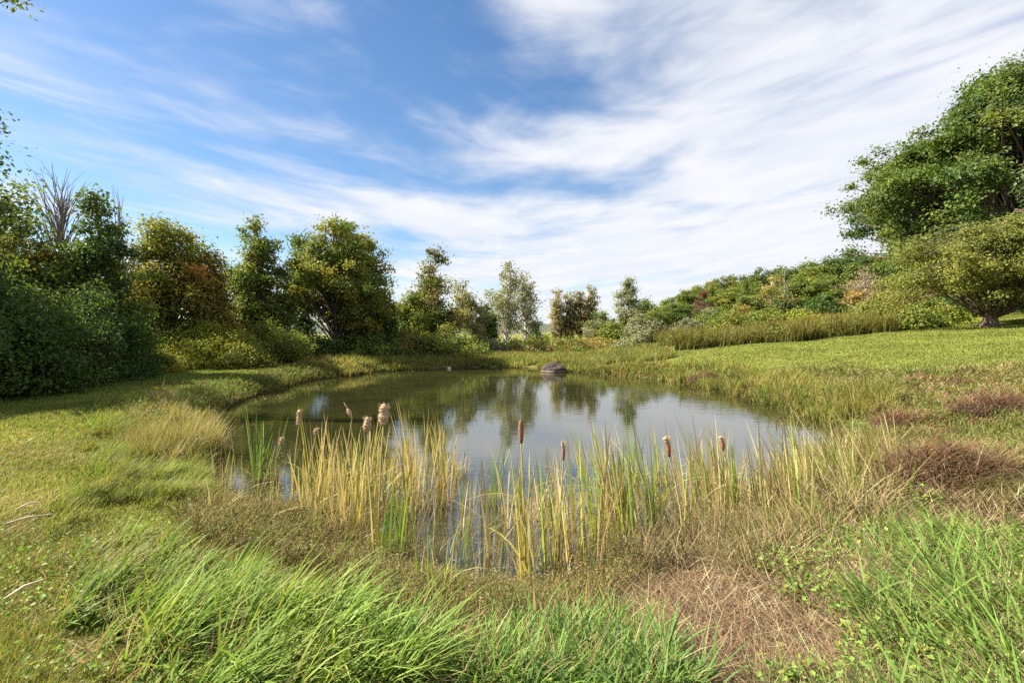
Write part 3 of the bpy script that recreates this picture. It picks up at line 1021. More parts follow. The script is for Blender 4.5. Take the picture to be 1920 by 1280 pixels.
# rougher mid-left
turf('rough_grass', lambda x, y, z, px, py, s: (s > 0.15) & isl(px, py, MID_L), 330000, 2, 3.5, 16, (0.14, 0.32), C_GREEN[:2] + C_OLIVE + C_LAWN[:2], az=0.2, azs=1.0, lean=(0.2, 0.8), curl=(0.3, 1.0), seg=3, lo=0.004, tmin=-0.95, tmax=-0.5, tuss=30, lv=(0.4, 1.2))
turf('tan_shore_grass', lambda x, y, z, px, py, s: (s > -0.9) & isl(px, py, [(250, 790), (330, 770), (390, 800), (400, 860), (330, 880), (225, 862)]), 120000, 3, 6, 14, (0.2, 0.45), C_GOLD + C_OLIVE[:1] + C_STRAW[:1], az=2.0, azs=1.0, lean=(0.05, 0.4), curl=(0.2, 0.8), seg=3, lo=0.004, tmin=-0.8, tmax=-0.55, k=0.0016, tuss=30, lv=(0.3, 1.3))
# long lush grass, leaning with the wind
turf('long_grass', lambda x, y, z, px, py, s: (s > 0.12) & isl(px, py, LONG_L), 64000, 4, 1.7, 7.5, (0.22, 0.46), C_GREEN, az=0.25, azs=0.5, lean=(0.2, 0.85), curl=(0.35, 1.3), seg=5, lo=0.02, k=0.0044, clump=0.4, clump_s=2.6, tuss=14, lv=(0.2, 1.25), tmin=-1.1, tmax=-0.15, root=0.8)
turf('centre_grass', lambda x, y, z, px, py, s: (s > 0.1) & isl(px, py, LONG_C), 52000, 5, 1.7, 5, (0.16, 0.33), C_BLUE + C_GREEN[:2], az=1.2, azs=1.5, lean=(0.1, 0.8), curl=(0.3, 1.3), seg=4, lo=0.0185, k=0.0044, clump=0.4, clump_s=2.6, tuss=12, lv=(0.2, 1.25), tmin=-0.35, tmax=0.4, root=0.75)
turf('lawn_straw', lambda x, y, z, px, py, s: (s > 0.3) & (px < 420) & (py > 800) & isl(px, py, LAWN_L), 120000, 53, 1.7, 12, (0.06, 0.2), C_STRAW[:3] + C_LAWN[3:] + C_GOLD[:1], az=0.2, azs=0.8, lean=(0.9, 1.5), curl=(0.0, 0.4), seg=2, lo=0.004, mat=M_STRAW, tmin=-1.25, tmax=-0.5, clump=0.56, clump_s=1.1)
turf('fallen_stems', lambda x, y, z, px, py, s: (s > -0.1) & (isl(px, py, THATCH) | isl(px, py, LITTER) | RF(px, py)), 5200, 54, 1.7, 9, (0.25, 0.6), C_STRAW[:3] + C_STRAW[2:3] + C_BROWN[1:2], lean=(1.3, 1.6), curl=(-0.1, 0.25), seg=4, lo=0.009, k=0.002, mat=M_STRAW, tmin=0.1, tmax=1.2)
turf('dead_blades', lambda x, y, z, px, py, s: (s > 0.12) & (isl(px, py, LONG_C) | isl(px, py, LONG_L)), 26000, 51, 1.7, 7.5, (0.14, 0.42), C_STRAW[:3] + C_GOLD + C_OLIVE[2:], az=0.6, azs=1.6, lean=(0.2, 1.2), curl=(0.1, 1.3), seg=4, lo=0.008, k=0.0022, tmin=-1.1, tmax=0.4)
turf('mown_strip_grass', lambda x, y, z, px, py, s: (s > 0.8) & (x < -5.5) & (y > 9.5) & (y < 33), 260000, 52, 9.5, 34, (0.04, 0.09), C_LAWN[:3] + C_GREEN[:2], lean=(0.1, 0.9), seg=2, lo=0.006, tmin=-1.2, tmax=-0.2)
# matted brown weeds at the near shore
turf('matted_weeds', lambda x, y, z, px, py, s: (s > np.where(px > 800, -0.12, -0.75)) & isl(px, py, MAT), 200000, 6, 3.2, 8, (0.1, 0.26), C_BROWN[:2] + C_OLIVE + C_OLIVE[:1] + C_GOLD[:1], lean=(0.2, 1.4), curl=(0.0, 0.9), seg=2, lo=0.005, mat=M_STRAW, tmin=-0.75, tmax=0.3)
# thatch of dead stems
turf('dry_thatch', lambda x, y, z, px, py, s: (s > 0.1) & isl(px, py, THATCH), 70000, 7, 1.7, 5.5, (0.1, 0.34), C_STRAW + C_BROWN + C_BROWN, lean=(1.0, 1.55), curl=(-0.2, 0.5), seg=3, lo=0.0035, mat=M_STRAW, tmin=0.15, tmax=0.75)
turf('reed_litter', lambda x, y, z, px, py, s: (s > -0.5) & isl(px, py, LITTER), 100000, 8, 3.6, 11, (0.14, 0.5), C_STRAW + C_GOLD + C_OLIVE + C_BROWN + C_GREEN[:1], az=2.2, azs=1.6, lean=(0.2, 1.45), curl=(0.1, 1.2), seg=4, lo=0.005, tuss=26, lv=(0.3, 1.3), mat=M_STRAW, tmin=0.1, tmax=0.85)
# right foreground: mixed turf
turf('right_grass', lambda x, y, z, px, py, s: (s > 0.3) & RF(px, py), 62000, 9, 1.7, 7, (0.07, 0.24), C_GREEN + C_OLIVE[:1] + C_BLUE[:1], az=2.6, azs=2.0, lean=(0.1, 1.0), curl=(0.3, 1.3), seg=4, lo=0.0145, k=0.0034, tuss=12, lv=(0.3, 1.3), tmin=0.4, tmax=1.2, clump=0.54, clump_s=2.0)
turf('right_straw', lambda x, y, z, px, py, s: (s > 0.2) & RF(px, py), 120000, 10, 1.7, 7, (0.1, 0.34), C_STRAW + C_BROWN + C_OLIVE[:1], lean=(0.6, 1.5), curl=(0, 0.6), seg=3, lo=0.0035, mat=M_STRAW, tmin=0.4, tmax=1.2)
turf('long_right_grass', lambda x, y, z, px, py, s: (s > 0.3) & (px > 1480) & (py > 1000), 7000, 31, 1.6, 5, (0.22, 0.46), C_GREEN, az=2.4, azs=1.1, lean=(0.3, 0.9), curl=(0.3, 1.0), seg=5, lo=0.02, tuss=8, tr=0.03, tmin=0.55, tmax=1.2, clump=0.52, clump_s=1.6)
# right bank
RB = lambda x, px, py, s: (s > 0.1) & (x > 2.5) & (px > 1040) & (py < 950) & (py > 690)
turf('bank_weeds', lambda x, y, z, px, py, s: RB(x, px, py, s), 240000, 12, 4.5, 36, (0.1, 0.24), C_OLIVE + C_GREEN[:1] + C_LAWN[:1], lean=(0.2, 1.2), curl=(0.2, 1.0), seg=2, lo=0.005, tmin=0.08, tmax=1.2, tuss=30, tr=0.04, lv=(0.4, 1.3))
turf('bank_straw', lambda x, y, z, px, py, s: RB(x, px, py, s), 260000, 13, 4.5, 34, (0.1, 0.26), C_BROWN + C_STRAW[:2] + C_GOLD[:1], lean=(0.5, 1.45), curl=(0.0, 0.8), seg=2, lo=0.005, mat=M_STRAW, tmin=0.08, tmax=1.2, clump=0.43, clump_s=0.55)
turf('rusty_weeds', lambda x, y, z, px, py, s: RB(x, px, py, s) & (px > 1220) & (py > 700), 150000, 55, 4.5, 28, (0.08, 0.26), [(0.2, 0.1, 0.055), (0.13, 0.065, 0.04), (0.09, 0.05, 0.03), (0.28, 0.17, 0.09)], lean=(0.4, 1.4), curl=(0.0, 0.9), seg=2, lo=0.005, mat=M_STRAW, tmin=0.2, tmax=1.2, clump=0.53, clump_s=0.5)
# right lawn far
turf('field_grass', lambda x, y, z, px, py, s: (s > 2.0) & (x > 3) & (px > 1100) & (py < 720), 380000, 14, 12, 75, (0.045, 0.09), C_LAWN[:3] + C_GREEN[:2] + C_GREEN[3:], seg=2, lo=0.006, tmin=0.12, tmax=1.2)
# shoreline rim of taller yellow grass on far and right shores
turf('shore_grass', lambda x, y, z, px, py, s: (s > -0.1) & (s < 2.4) & (y > 12) & ((x > 2) | (y > 26)), 330000, 15, 11, 37, (0.22, 0.5), C_GOLD[:2] + C_OLIVE + C_LAWN[:2] + C_GREEN[:1], lean=(0.0, 0.5), curl=(0.1, 0.8), seg=3, lo=0.006, tmin=-0.45, tmax=0.75, tuss=40, tr=0.05, lv=(0.3, 1.2))
turf('left_bank_grass', lambda x, y, z, px, py, s: (s > -0.05) & (s < 1.15) & (x < -4) & (y > 11) & (y < 30), 140000, 16, 10, 31, (0.14, 0.36), C_GREEN[:2] + C_OLIVE + C_BROWN[:1], lean=(0.1, 0.8), curl=(0.2, 0.9), seg=3, lo=0.006, tmin=-0.85, tmax=-0.2)
# rough meadow behind the far shore
turf('far_meadow', lambda x, y, z, px, py, s: (s > 1.0) & (y > 30) & (px < 1260) & (px > 480), 160000, 17, 30, 64, (0.25, 0.55), C_OLIVE + C_GOLD[:1] + C_GREEN[:1], lean=(0.0, 0.5), curl=(0.1, 0.6), seg=2, lo=0.006, tmin=-0.55, tmax=0.35)
# goldenrod belt at the top of the lawn
GB = lambda x, y: (y > 33.5 - 0.16 * (x - 10) + 3.2 * (fbm(x * .45, y * .1 + 4, 3) - .5)) & (y < 41 - 0.2 * (x - 10)) & (x > 11.2 + 2 * (vnoise(y * .6, y * 0) - .5)) & (x < 24.5)
turf('goldenrod', lambda x, y, z, px, py, s: GB(x, y), 150000, 18, 27, 42, (0.35, 1.15), [(0.06, 0.085, 0.02), (0.075, 0.1, 0.022), (0.05, 0.07, 0.02)], lean=(0.0, 0.45), curl=(0.0, 0.8), seg=4, lo=0.02, k=0.0018, tmin=0.25, tmax=0.75, clump=0.4, clump_s=0.55, tuss=30, tr=0.05, lv=(0.25, 1.4),
     tip=[(0.17, 0.16, 0.03), (0.24, 0.18, 0.035), (0.13, 0.14, 0.03), (0.22, 0.15, 0.06)])
turf('field_edge_weeds', lambda x, y, z, px, py, s: (y > 40) & (y < 58) & (px > 1235) & (px < 1680), 70000, 19, 39, 60, (0.5, 1.1), C_OLIVE + C_GOLD[:1], lean=(0.0, 0.4), curl=(0.0, 0.6), seg=3, lo=0.02, tmin=0.28, tmax=0.78, clump=0.47, clump_s=0.25)


def broad_weeds(name, mask, n, seed, dmin, dmax, size, pal, tmin, tmax, hmax, clump):
    r, x, d, z, px, py, s = sample(n, dmin, dmax, tmin, tmax, seed)
    m = mask(x, d, z, px, py, s) & ((fbm(x * 1.4 + seed, d * 1.4, 3) + r.uniform(-.1, .1, n)) > clump)
    x, d, z = x[m], d[m], z[m]
    nn = len(x)
    P = np.stack([x, d, z + r.uniform(0.01, hmax, nn)], 1)
    nr_ = norm(np.array([0, 0, 0.9]) + r.normal(size=(nn, 3)) * 0.5)
    mb = MB()
    leaves(mb, P, np.maximum(size, 0.003 * d) * r.uniform(.6, 1.4, nn), nr_, palette(pal, nn, r, 0.25), r, aspect=0.75)
    tag(mb.obj(name, M_LEAF), kind='stuff')


broad_weeds('broadleaf_weeds', lambda x, y, z, px, py, s: (s > 0.3) & (px > 1420) & (py > 880) & ~isl(px, py, THATCH), 42000, 41, 1.7, 9, 0.035, C_GREEN[:3] + C_LAWN[:1], 0.3, 1.2, 0.16, 0.5)
broad_weeds('low_herbs', lambda x, y, z, px, py, s: (s > 0.3) & (px < 1200) & (py > 850), 20000, 42, 1.7, 9, 0.03, C_GREEN, -1.2, 0.3, 0.12, 0.53)
broad_weeds('bank_herbs', lambda x, y, z, px, py, s: (s > 0.4) & (x > 3) & (py < 900) & (py > 695), 110000, 43, 5, 34, 0.03, C_OLIVE + C_GREEN[:2] + C_BROWN[:1], 0.1, 1.2, 0.22, 0.5)
broad_weeds('brown_herbs', lambda x, y, z, px, py, s: (s > np.where(px > 800, -0.05, -0.6)) & isl(px, py, MAT), 70000, 44, 3.4, 8, 0.016, C_BROWN[:1] + C_OLIVE + C_OLIVE + C_GREEN[2:3], -0.75, 0.3, 0.24, 0.46)
broad_weeds('left_bank_herbs', lambda x, y, z, px, py, s: (s > 0.0) & (s < 1.2) & (x < -4.0) & (y > 10), 60000, 45, 10, 31, 0.05, C_GREEN[:2] + G_DARK + C_BROWN[:1], -0.85, -0.2, 0.35, 0.46)


broad_weeds('goldenrod_leaves', lambda x, y, z, px, py, s: GB(x, y), 60000, 46, 27, 42, 0.07, C_OLIVE + C_GREEN[:2] + G_MID + C_GOLD[:1], 0.25, 0.75, 1.0, 0.42)


def floating_bits():
    r = np.random.default_rng(77)
    n = 60000
    d = np.exp(r.uniform(math.log(4), math.log(30), n))
    x = r.uniform(-0.75, 0.85, n) * d
    s = pond_sd(x, d)
    k = fbm(x * 0.9 + 5, d * 0.9, 3) + r.uniform(-.15, .15, n)
    m = (s < -0.02) & (s > -1.6) & (k - 0.12 * (-s) > 0.52) & ((x < -3) | (d < 9) | (x > 4))
    x, d = x[m], d[m]
    n = len(x)
    P = np.stack([x, d, np.full(n, 0.006)], 1)
    nr_ = norm(np.array([0, 0, 1.0]) + r.normal(size=(n, 3)) * 0.08)
    mb = MB()
    leaves(mb, P, np.maximum(0.02, 0.0028 * d) * r.uniform(.5, 1.5, n), nr_, palette(C_OLIVE + C_STRAW[:2] + C_BROWN[:1], n, r, 0.25), r, aspect=0.6)
    tag(mb.obj('floating_leaves', M_STRAW), kind='stuff')


floating_bits()


# ------------------------------------------------------------------ reeds and cattails
C_REEDS = {
    'green': [(0.128, 0.211, 0.045), (0.160, 0.243, 0.058)],
    'lime': [(0.256, 0.333, 0.045), (0.307, 0.358, 0.051), (0.192, 0.269, 0.051)],
    'yellow': [(0.5, 0.41, 0.2), (0.422, 0.371, 0.064), (0.486, 0.358, 0.077), (0.320, 0.333, 0.064)],
    'straw': [(0.538, 0.410, 0.205), (0.461, 0.333, 0.154), (0.384, 0.320, 0.115)],
    'mixed': [(0.52, 0.41, 0.24), (0.46, 0.34, 0.2), (0.333, 0.320, 0.090), (0.461, 0.358, 0.154), (0.230, 0.282, 0.064), (0.512, 0.397, 0.205)],
}
CAT = [
    # head px, head py, base px, base py, width px, height px, kind, phrase for labels, label
    (560, 783, 545, 965, 10, 30, 'fluff', 'the thin fluffy cattail', 'thin cattail with a lumpy tan fluffy head at the left of the reeds'),
    (653, 771, 640, 962, 9, 30, 'wisp', 'the wispy cattail', 'cattail with a wispy pale head leaning left'),
    (688, 796, 692, 1000, 14, 28, 'fluff', 'the pinkish fluffy cattail', 'cattail with a ragged pinkish fluffy head left of the thickest one'),
    (719, 778, 706, 1060, 19, 42, 'fluff', 'the thickest cattail', 'tallest cattail with the thickest bulging tan head'),
    (592, 809, 568, 970, 9, 12, 'fluff', 'the stubby cattail', 'cattail with a small stubby pale tuft right of the thin fluffy one'),
    (526, 828, 513, 902, 9, 16, 'fluff', 'the frayed short cattail', 'short cattail with a frayed tan tuft beside the green clump'),
    (977, 810, 986, 1105, 10, 46, 'brown', 'the brown cattail', 'cattail with a firm dark brown cigar-shaped head'),
    (1057, 846, 1048, 1062, 10, 36, 'half', 'the split cattail', 'cattail with a slim brown head bursting pale at its tip'),
    (1254, 838, 1287, 1040, 14, 38, 'half', 'the hooked cattail', 'cattail with a reddish brown head and a fluffy hooked tip'),
    (1356, 832, 1386, 985, 12, 28, 'half', 'the right cattail', 'rightmost cattail, its head bursting into cream fluff'),
]


def lathe(mb, ctr, axis, rad, hgt, r, lumps=0.0, sides=12, rings=14, prof=None):
    t = np.linspace(0, 1, rings)
    pr_ = np.sin(np.pi * np.clip(t, 0.02, 0.98)) ** 0.28 if prof is None else prof(t)
    pr_[0] = pr_[-1] = 0.12
    pts, rr = [], []
    a = norm(np.cross(axis, [0.3, 0.9, 0.1]))
    b = np.cross(axis, a)
    th = np.arange(sides) / sides * 2 * np.pi
    V = []
    ring_l = 1 + lumps * np.interp(t, np.linspace(0, 1, 6), r.uniform(-1, 1, 6))
    for k in range(rings):
        j = 1 + lumps * 0.5 * r.uniform(-1, 1, sides)
        q_ = ctr + axis * (t[k] - 0.5) * hgt
        V.append(q_ + (rad * pr_[k] * ring_l[k] * j)[:, None] * (a * np.cos(th)[:, None] + b * np.sin(th)[:, None]))
    V = np.concatenate(V)
    i = np.arange(rings - 1)[:, None] * sides
    j = np.arange(sides)[None]
    k = (j + 1) % sides
    mb.add(V, np.stack([i + j, i + k, i + sides + k, i + sides + j], -1).reshape(-1, 4), (0.4, 0.3, 0.2))


cat_pos = []
for i, (hx, hy, bx, by, wp, hp, kind, phr, lb) in enumerate(CAT):
    r = np.random.default_rng(300 + i)
    d = 2112 / (by - 625)
    X, Y = (bx - 960) / 960 * d, d
    Z = max(-0.05, float(ground_z(np.array([X]), np.array([Y]))[0]) - 0.02)
    root = empty('cattail', (X, Y, Z))
    tag(root, lb, 'cattail', 'cattails at the near shore')
    hc = np.array([(hx - 960) / 960 * d - X, 0, top_z(hy, d) - Z])
    hw, hh = wp / 960 * d / 2, hp / 960 * d
    ax = norm(np.array([hc[0] * 0.5 + (-0.18 if kind == 'wisp' else 0), 0.03, hc[2]]) * np.array([1, 1, 1.0]))
    if kind == 'wisp':
        ax = norm(np.array([-0.45, 0, 1]))
    b0 = hc - ax * hh * 0.5
    mb = MB()
    pts = [np.array([0, 0, -0.05]), np.array([b0[0] * 0.25, 0.01, b0[2] * 0.4]), np.array([b0[0] * 0.62, 0, b0[2] * 0.75]), b0, hc + ax * hh * 0.52]
    tube(mb, pts, [0.011, 0.0095, 0.008, 0.006, 0.002], 6, (0.3, 0.25, 0.1))
    if kind in ('brown', 'half'):
        tube(mb, [hc + ax * hh * 0.45, hc + ax * hh * (0.75 if kind == 'brown' else 0.6)], [0.003, 0.0012], 5)
    mb.obj('stalk', M_STALK, root, smooth=True)
    hb = MB()
    if kind == 'brown':
        lathe(hb, hc, ax, hw, hh, r, 0.03)
        hb.obj('seed_head', M_BROWNHEAD, root, smooth=True)
    elif kind == 'fluff':
        lathe(hb, hc, ax, hw * 0.92, hh, r, 0.28, 14, 18)
        n = 500
        tt = r.uniform(-.5, .5, n)
        th = r.uniform(0, 6.3, n)
        P = hc + ax * (tt * hh)[:, None] + np.stack([np.cos(th), np.sin(th), np.zeros(n)], 1) * hw * 0.85
        blades(hb, P, np.full(n, hw * 0.55), np.full(n, 0.003), th, np.full(n, 1.2), r.uniform(-1, 1, n), np.tile([0.5, 0.38, 0.25], (n, 1)), np.tile([0.6, 0.48, 0.34], (n, 1)), 2, r=r)
        hb.obj('seed_head', M_FLUFF, root)
    elif kind == 'wisp':
        lathe(hb, hc - ax * hh * 0.15, ax, hw * 0.75, hh * 0.7, r, 0.35, 10, 12)
        lathe(hb, hc + ax * hh * 0.3 + np.array([-0.008, 0, 0.01]), norm(ax + np.array([-0.15, 0, 0.1])), hw * 0.35, hh * 0.6, r, 0.3, 8, 8)
        hb.obj('seed_head', M_FLUFF, root)
    else:
        lathe(hb, hc - ax * hh * 0.12, ax, hw * 0.6, hh * 0.8, r, 0.1)
        sh_ = hb.obj('seed_head', M_BROWNHEAD, root, smooth=True)
        fb = MB()
        lathe(fb, hc + ax * hh * 0.27 + np.array([-hw * 0.3, 0, 0]), norm(ax + np.array([-0.3, 0, 0])), hw * 0.62, hh * 0.5, r, 0.4, 12, 14)
        n = 220
        th = r.uniform(0, 6.3, n)
        P = hc + ax * (r.uniform(-.05, .5, n) * hh)[:, None] + np.stack([np.cos(th), np.sin(th), np.zeros(n)], 1) * hw * 0.5
        blades(fb, P, np.full(n, hw * 0.6), np.full(n, 0.003), th, np.full(n, 1.1), r.uniform(-1, 1, n), np.tile([0.5, 0.38, 0.25], (n, 1)), np.tile([0.6, 0.48, 0.34], (n, 1)), 2, r=r)
        fb.obj('fluff', M_FLUFF, sh_)
    fm = MB()
    n = 4 if i in (0, 1, 5) else 7
    P = np.stack([r.normal(0, 0.025, n), r.normal(0, 0.025, n), np.full(n, -0.03)], 1)
    cc = palette(C_REEDS['yellow' if i in (6, 3) else 'mixed'], n, r)
    blades(fm, P, hc[2] * r.uniform(0.6, 1.02, n), r.uniform(0.012, 0.02, n), r.uniform(-3.1, 3.1, n), r.uniform(0.0, 0.1, n), r.uniform(0.02, 0.3, n), cc * 1.05, cc * np.array([0.8, 0.95, 0.9]), 8, r=r)
    fm.obj('foliage', M_REED, root)
    cat_pos.append((X, Y, phr))

TUFTS = []   # px, base py, top py, blades, colour, lean (radians to the right), width
TUFTS += [(480, 905, 782, 16, 'green', 0.08), (496, 902, 800, 12, 'green', 0.12), (512, 905, 790, 8, 'green', 0.2),
          (830, 1138, 985, 10, 'lime', 0.02), (795, 1115, 1010, 7, 'lime', -0.05), (735, 1060, 900, 10, 'green', 0.03), (752, 1050, 880, 9, 'lime', 0.0),
          (1027, 1062, 880, 9, 'lime', -0.05), (1082, 1078, 850, 16, 'yellow', -0.08), (990, 1108, 860, 15, 'yellow', -0.02), (1068, 1050, 830, 10, 'mixed', -0.04),
          (948, 965, 835, 9, 'mixed', 0.05), (882, 985, 880, 8, 'straw', 0.02), (918, 1040, 880, 6, 'straw', -0.04), (1125, 1005, 830, 8, 'mixed', 0.02),
          (1190, 1030, 850, 9, 'lime', -0.12), (1235, 1020, 840, 12, 'lime', -0.12), (665, 1000, 800, 12, 'mixed', 0.04), (648, 985, 830, 10, 'yellow', 0.03),
          (898, 1120, 1035, 6, 'straw', 0.0), (425, 915, 850, 8, 'yellow', 0.1), (405, 970, 900, 7, 'straw', 0.1), (380, 905, 860, 8, 'lime', 0.1)]
rt_ = np.random.default_rng(8)
for k in range(26):
    TUFTS.append((rt_.uniform(575, 765), rt_.uniform(900, 1005), rt_.uniform(790, 855), int(rt_.integers(7, 13)), rt_.choice(['mixed', 'straw', 'yellow', 'straw']), rt_.normal(0.06, 0.06)))
for k in range(10):
    TUFTS.append((rt_.uniform(768, 838), rt_.uniform(885, 960), rt_.uniform(768, 815), int(rt_.integers(10, 16)), rt_.choice(['straw', 'mixed']), rt_.normal(0.0, 0.04)))
for k in range(5):
    TUFTS.append((rt_.uniform(825, 872), rt_.uniform(885, 900), rt_.uniform(845, 860), 10, 'straw', rt_.normal(0.0, 0.08)))
for k in range(10):
    TUFTS.append((rt_.uniform(880, 1110), rt_.uniform(930, 1010), rt_.uniform(840, 890), int(rt_.integers(6, 11)), rt_.choice(['mixed', 'straw', 'lime']), rt_.normal(-0.02, 0.08)))
for k in range(50):
    px = rt_.uniform(1100, 1560)
    TUFTS.append((px, rt_.uniform(905, 1030) - 0.12 * (px - 1100) * 0.6, rt_.uniform(785, 850), int(rt_.integers(8, 14)), rt_.choice(['lime', 'mixed', 'straw', 'lime']), rt_.normal(-0.16, 0.08)))
for k in range(20):
    px = rt_.uniform(1490, 1690)
    TUFTS.append((px, rt_.uniform(870, 960) - 0.25 * abs(px - 1590) * 0.2, rt_.uniform(765, 840), int(rt_.integers(8, 15)), rt_.choice(['yellow', 'mixed', 'lime', 'yellow']), rt_.normal(-0.42, 0.1)))
used_labels = {}
words_ = {'green': 'deep green', 'lime': 'light green', 'yellow': 'golden yellow', 'straw': 'straw-coloured', 'mixed': 'green and tan'}
for i, (bx, by, ty, nb, colr, ln) in enumerate(TUFTS):
    r = np.random.default_rng(500 + i)
    X, Y, Z = on_ground(bx, by)
    if Z < 0:
        d = 2112 / (by - 625)
        X, Y, Z = (bx - 960) / 960 * d, d, -0.03
    Ht = max(0.25, top_z(ty, Y) - Z)
    n = max(5, int(nb * 1.05))
    mb = MB()
    P = np.stack([r.normal(0, 0.06, n), r.normal(0, 0.06, n), np.full(n, -0.03)], 1)
    cc = palette(C_REEDS[colr], n, r)
    tipc = cc * np.array([0.85, 0.95, 0.9])
    dead = r.random(n) < 0.25
    tipc[dead] = palette(C_STRAW, int(dead.sum()), r)
    az = np.where(r.random(n) < 0.75, 0.0, np.pi) if ln >= 0 else np.pi
    az = az + r.normal(0, 0.7, n)
    le = np.minimum(np.abs(ln) * r.uniform(0.3, 1.3, n) + r.uniform(0, 0.07, n), 0.65)
    blades(mb, P, Ht * r.uniform(0.6, 1.25, n) / np.cos(np.clip(le, 0, 1)), r.uniform(0.013, 0.027, n), az, le, np.where(r.random(n) < 0.13, r.uniform(1.2, 2.6, n), r.uniform(0.0, 0.45, n) * r.uniform(0, 1, n)), cc, tipc, 8, r=r)
    # dry basal leaves
    n2 = 9
    P2 = np.stack([r.normal(0, 0.05, n2), r.normal(0, 0.05, n2), np.full(n2, -0.02)], 1)
    c2 = palette(C_STRAW[:3], n2, r)
    blades(mb, P2, r.uniform(0.2, 0.55, n2), r.uniform(0.006, 0.011, n2), r.uniform(-3.1, 3.1, n2), r.uniform(0.1, 0.6, n2), r.uniform(0.4, 2.2, n2), c2, c2, 6, r=r)
    o = mb.obj('reed_tuft', M_REED, loc=(X, Y, Z))
    dist = [math.hypot(X - a, Y - b) for a, b, _ in cat_pos]
    j = int(np.argmin(dist))
    a, b, phr = cat_pos[j]
    if abs(Y - b) > abs(X - a) * 1.3:
        where = 'behind' if Y > b else 'in front of'
    else:
        where = 'left of' if X < a else 'right of'
    key = (colr, where, phr)
    used_labels.setdefault(key, []).append((dist[j], o))
for (colr, where, phr), lst in used_labels.items():
    lst.sort(key=lambda t: t[0])
    for k, (_, o) in enumerate(lst):
        if len(lst) == 1:
            lb = f'{words_[colr]} reed clump {where} {phr}'
        elif k == 0:
            lb = f'{words_[colr]} reed clump {where} {phr}, the closest to it'
        else:
            lb = f'{ORD[k]} {words_[colr]} reed clump {where} {phr}, counting away from it'
        tag(o, lb, 'reeds', 'reed clumps at the near shore')


def reed_scrap():
    """thin dead stems and broken leaves criss-crossing between the clumps"""
    r = np.random.default_rng(901)
    mb = MB()
    regs = [((560, 860), (885, 1060), 700), ((860, 1180), (930, 1110), 700), ((1120, 1520), (890, 1060), 1300), ((380, 560), (890, 980), 160), ((1450, 1690), (850, 960), 500)]
    for (xa, xb), (ya, yb), n in regs:
        px = r.uniform(xa, xb, n)
        py = r.uniform(ya, yb, n)
        d = 2112 / (py - 625)
        X = (px - 960) / 960 * d
        Z = np.maximum(ground_z(X, d), -0.02)
        P = np.stack([X, d, Z], 1)
        up = r.random(n) < 0.55
        L = np.where(up, r.uniform(0.3, 0.9, n), r.uniform(0.25, 0.6, n))
        le = np.where(up, np.abs(r.normal(0, 0.15, n)), r.uniform(0.7, 1.5, n))
        cu = np.where(up, r.uniform(0, 0.5, n), r.uniform(-0.1, 0.6, n))
        c = palette(C_STRAW + C_STRAW[:2] + C_BROWN[:2] + C_GOLD[:1] + C_REEDS['lime'][:1] + C_REEDS['green'], n, r)
        az = np.where(up & (px > 1150), np.pi, 0) + r.normal(0, 1.2, n)
        blades(mb, P, L, r.uniform(0.004, 0.009, n), az, le, cu, c * 0.85, c, 5, r=r)
    tag(mb.obj('dead_reeds', M_REED), kind='stuff')


reed_scrap()


# ------------------------------------------------------------------ boulder, pale stone, brush heap, fallen stalks
def blob(name, loc, size, seed, mat, amp=0.14, nu=40, nv=20):
    r = np.random.default_rng(seed)
    th = np.linspace(0, 2 * np.pi, nu, endpoint=False)
    ph = np.linspace(R(-25), R(89), nv)
    T_, P_ = np.meshgrid(th, ph)
    X = np.cos(P_) * np.cos(T_)
    Y = np.cos(P_) * np.sin(T_)
    Z = np.sin(P_)
    k = 1 + amp * 2 * (fbm(X * 1.7 + seed + 5, Y * 1.7 + Z * 1.3 + 9, 4) - 0.5)
    V = np.stack([X * size[0] * k, Y * size[1] * k, Z * size[2] * k], -1).reshape(-1, 3)
    i = np.arange(nv - 1)[:, None] * nu
    j = np.arange(nu)[None]
    kk = (j + 1) % nu
    F = np.stack([i + j, i + kk, i + nu + kk, i + nu + j], -1).reshape(-1, 4)
    mb = MB()
    mb.add(V, F)
    top = np.arange(nu) + (nv - 1) * nu
    mb.add(V[top], np.array([[a, a + 1, nu - 2 - a, nu - 1 - a] for a in range(nu // 2 - 1)]).reshape(-1, 4))
    o = mb.obj(name, mat, smooth=True)
    o.location = loc
    return o


d = 28.6
tag(blob('boulder', ((1040 - 960) / 960 * d, d + 0.5, 0.0), (0.74, 0.55, 0.5), 4, M_ROCK, 0.34), 'dark brown rounded boulder standing in the water at the far shore', 'boulder')
d = 32.6
tag(blob('stone', ((845 - 960) / 960 * d, d - .9, 0.02), (0.12, 0.1, 0.09), 9, M_PALE, 0.2, 16, 8), 'tiny pale stone at the far water edge left of the boulder', 'stone')


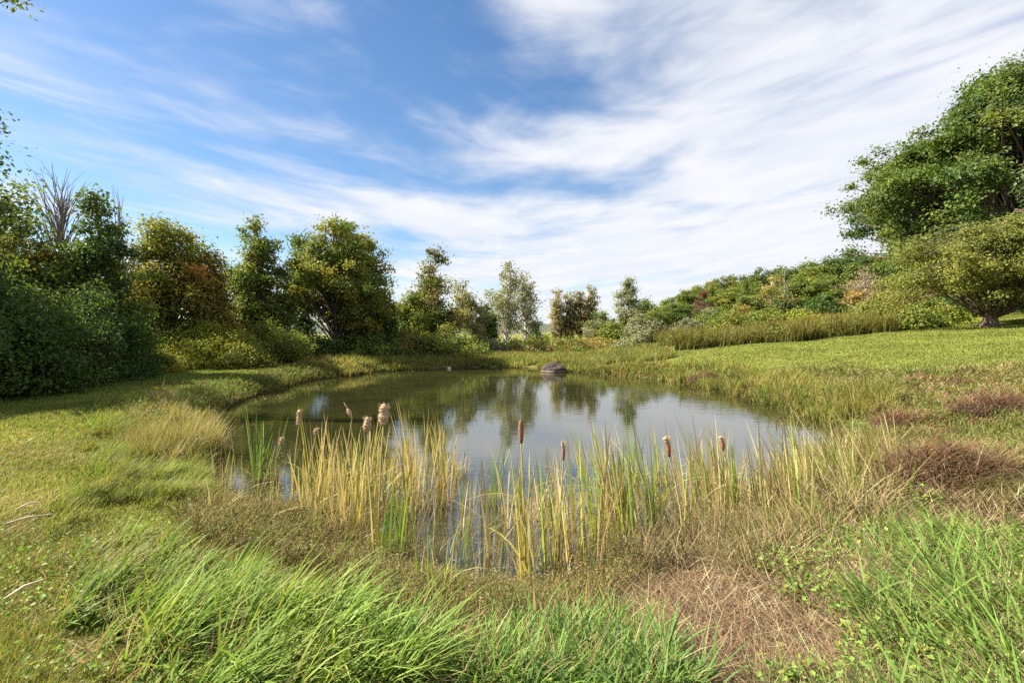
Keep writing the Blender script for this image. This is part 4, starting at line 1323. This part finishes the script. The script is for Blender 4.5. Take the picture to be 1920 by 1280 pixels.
def brush_heap(px, py, wx, wy, hz, n, seed, label, pal):
    X, Y, Z = on_ground(px, py)
    r = np.random.default_rng(seed)
    root = empty('brush_heap', (X, Y, Z))
    tag(root, label, 'brush heap')
    core = blob('core', (0, 0, -0.05), (wx * 0.85, wy * 0.85, hz * 0.8), seed, plain_mat('dark_brush', (0.02, 0.014, 0.01), (0.07, 0.045, 0.03), 25, 1.0, 1.0, 0.03), 0.25)
    core.parent = root
    mb = MB()
    th = r.uniform(0, 2 * np.pi, n)
    q_ = r.uniform(0, 1, n) ** 0.6
    P = np.stack([np.cos(th) * q_ * wx, np.sin(th) * q_ * wy, hz * (1 - q_ ** 2) * 0.85], 1)
    c = palette(pal, n, r, 0.3)
    P[:, 2] *= 0.6 + 0.8 * vnoise(P[:, 0] * 3 + seed, P[:, 1] * 3)
    blades(mb, P, r.uniform(0.12, 0.6, n), r.uniform(0.003, 0.009, n), r.uniform(-3.1, 3.1, n), r.uniform(0.6, 1.6, n), r.uniform(-0.2, 1.2, n), c * 0.8, c, 4, r=r)
    P2 = P[:n // 2] + r.normal(0, 0.03, (n // 2, 3)) + np.array([0, 0, 0.03])
    leaves(mb, P2, r.uniform(0.015, 0.035, n // 2), norm(r.normal(size=(n // 2, 3)) + np.array([0, 0, .7])), palette(pal, n // 2, r, 0.3), r)
    mb.obj('stems', M_STRAW, root)
    return root


PB = [(0.2, 0.1, 0.055), (0.13, 0.065, 0.04), (0.3, 0.17, 0.09), (0.07, 0.04, 0.028), (0.16, 0.13, 0.055), (0.38, 0.26, 0.15), (0.15, 0.06, 0.035)]
brush_heap(1785, 905, 1.0, 0.6, 0.34, 6500, 31, 'largest heap of dead reddish brown brush on the right bank', PB)
brush_heap(1880, 770, 1.0, 0.6, 0.25, 3200, 32, 'smaller brown brush heap behind the largest one at the right edge', PB)
brush_heap(1330, 715, 1.0, 0.4, 0.28, 1600, 33, 'low dark brush heap at the water edge on the right shore', PB)
brush_heap(1700, 800, 0.7, 0.5, 0.2, 2200, 34, 'small dark brush heap between the yellow reeds and the largest heap', PB)

STK = [((-1.35 + 0, 4.0), 0.2, 0.5, 'short dry stalk lying on the left lawn nearest the pale straw')]
for i, (pa, pb, lb) in enumerate([((25, 970), (70, 962), 'short pale dry stalk lying on the left lawn'), ((0, 1000), (95, 985), 'long pale dry stalk lying on the left lawn below the short one'),
                                  ((93, 950), (100, 975), 'broken upright dry stalk stuck in the left lawn'), ((0, 1150), (75, 1118), 'thick bundle-like dry stalk lying at the left edge')]):
    a = on_ground(*pa)
    b = on_ground(*pb)
    A_ = np.array(a) + np.array([0, 0, 0.07])
    B_ = np.array(b) + np.array([0, 0, 0.10])
    if i == 2:
        B_ = A_ + np.array([0.03, 0, -0.09])
        A_ = A_ + np.array([0, 0, 0.08])
    mid = (A_ + B_) / 2 + np.array([0, 0, 0.02])
    mb = MB()
    tube(mb, np.array([A_, mid, B_]) - A_, [0.007, 0.009, 0.006], 6)
    o = mb.obj('dry_stalk', M_DEAD, smooth=True)
    o.location = A_
    tag(o, lb, 'dry stalk', 'dry stalks on the left lawn')
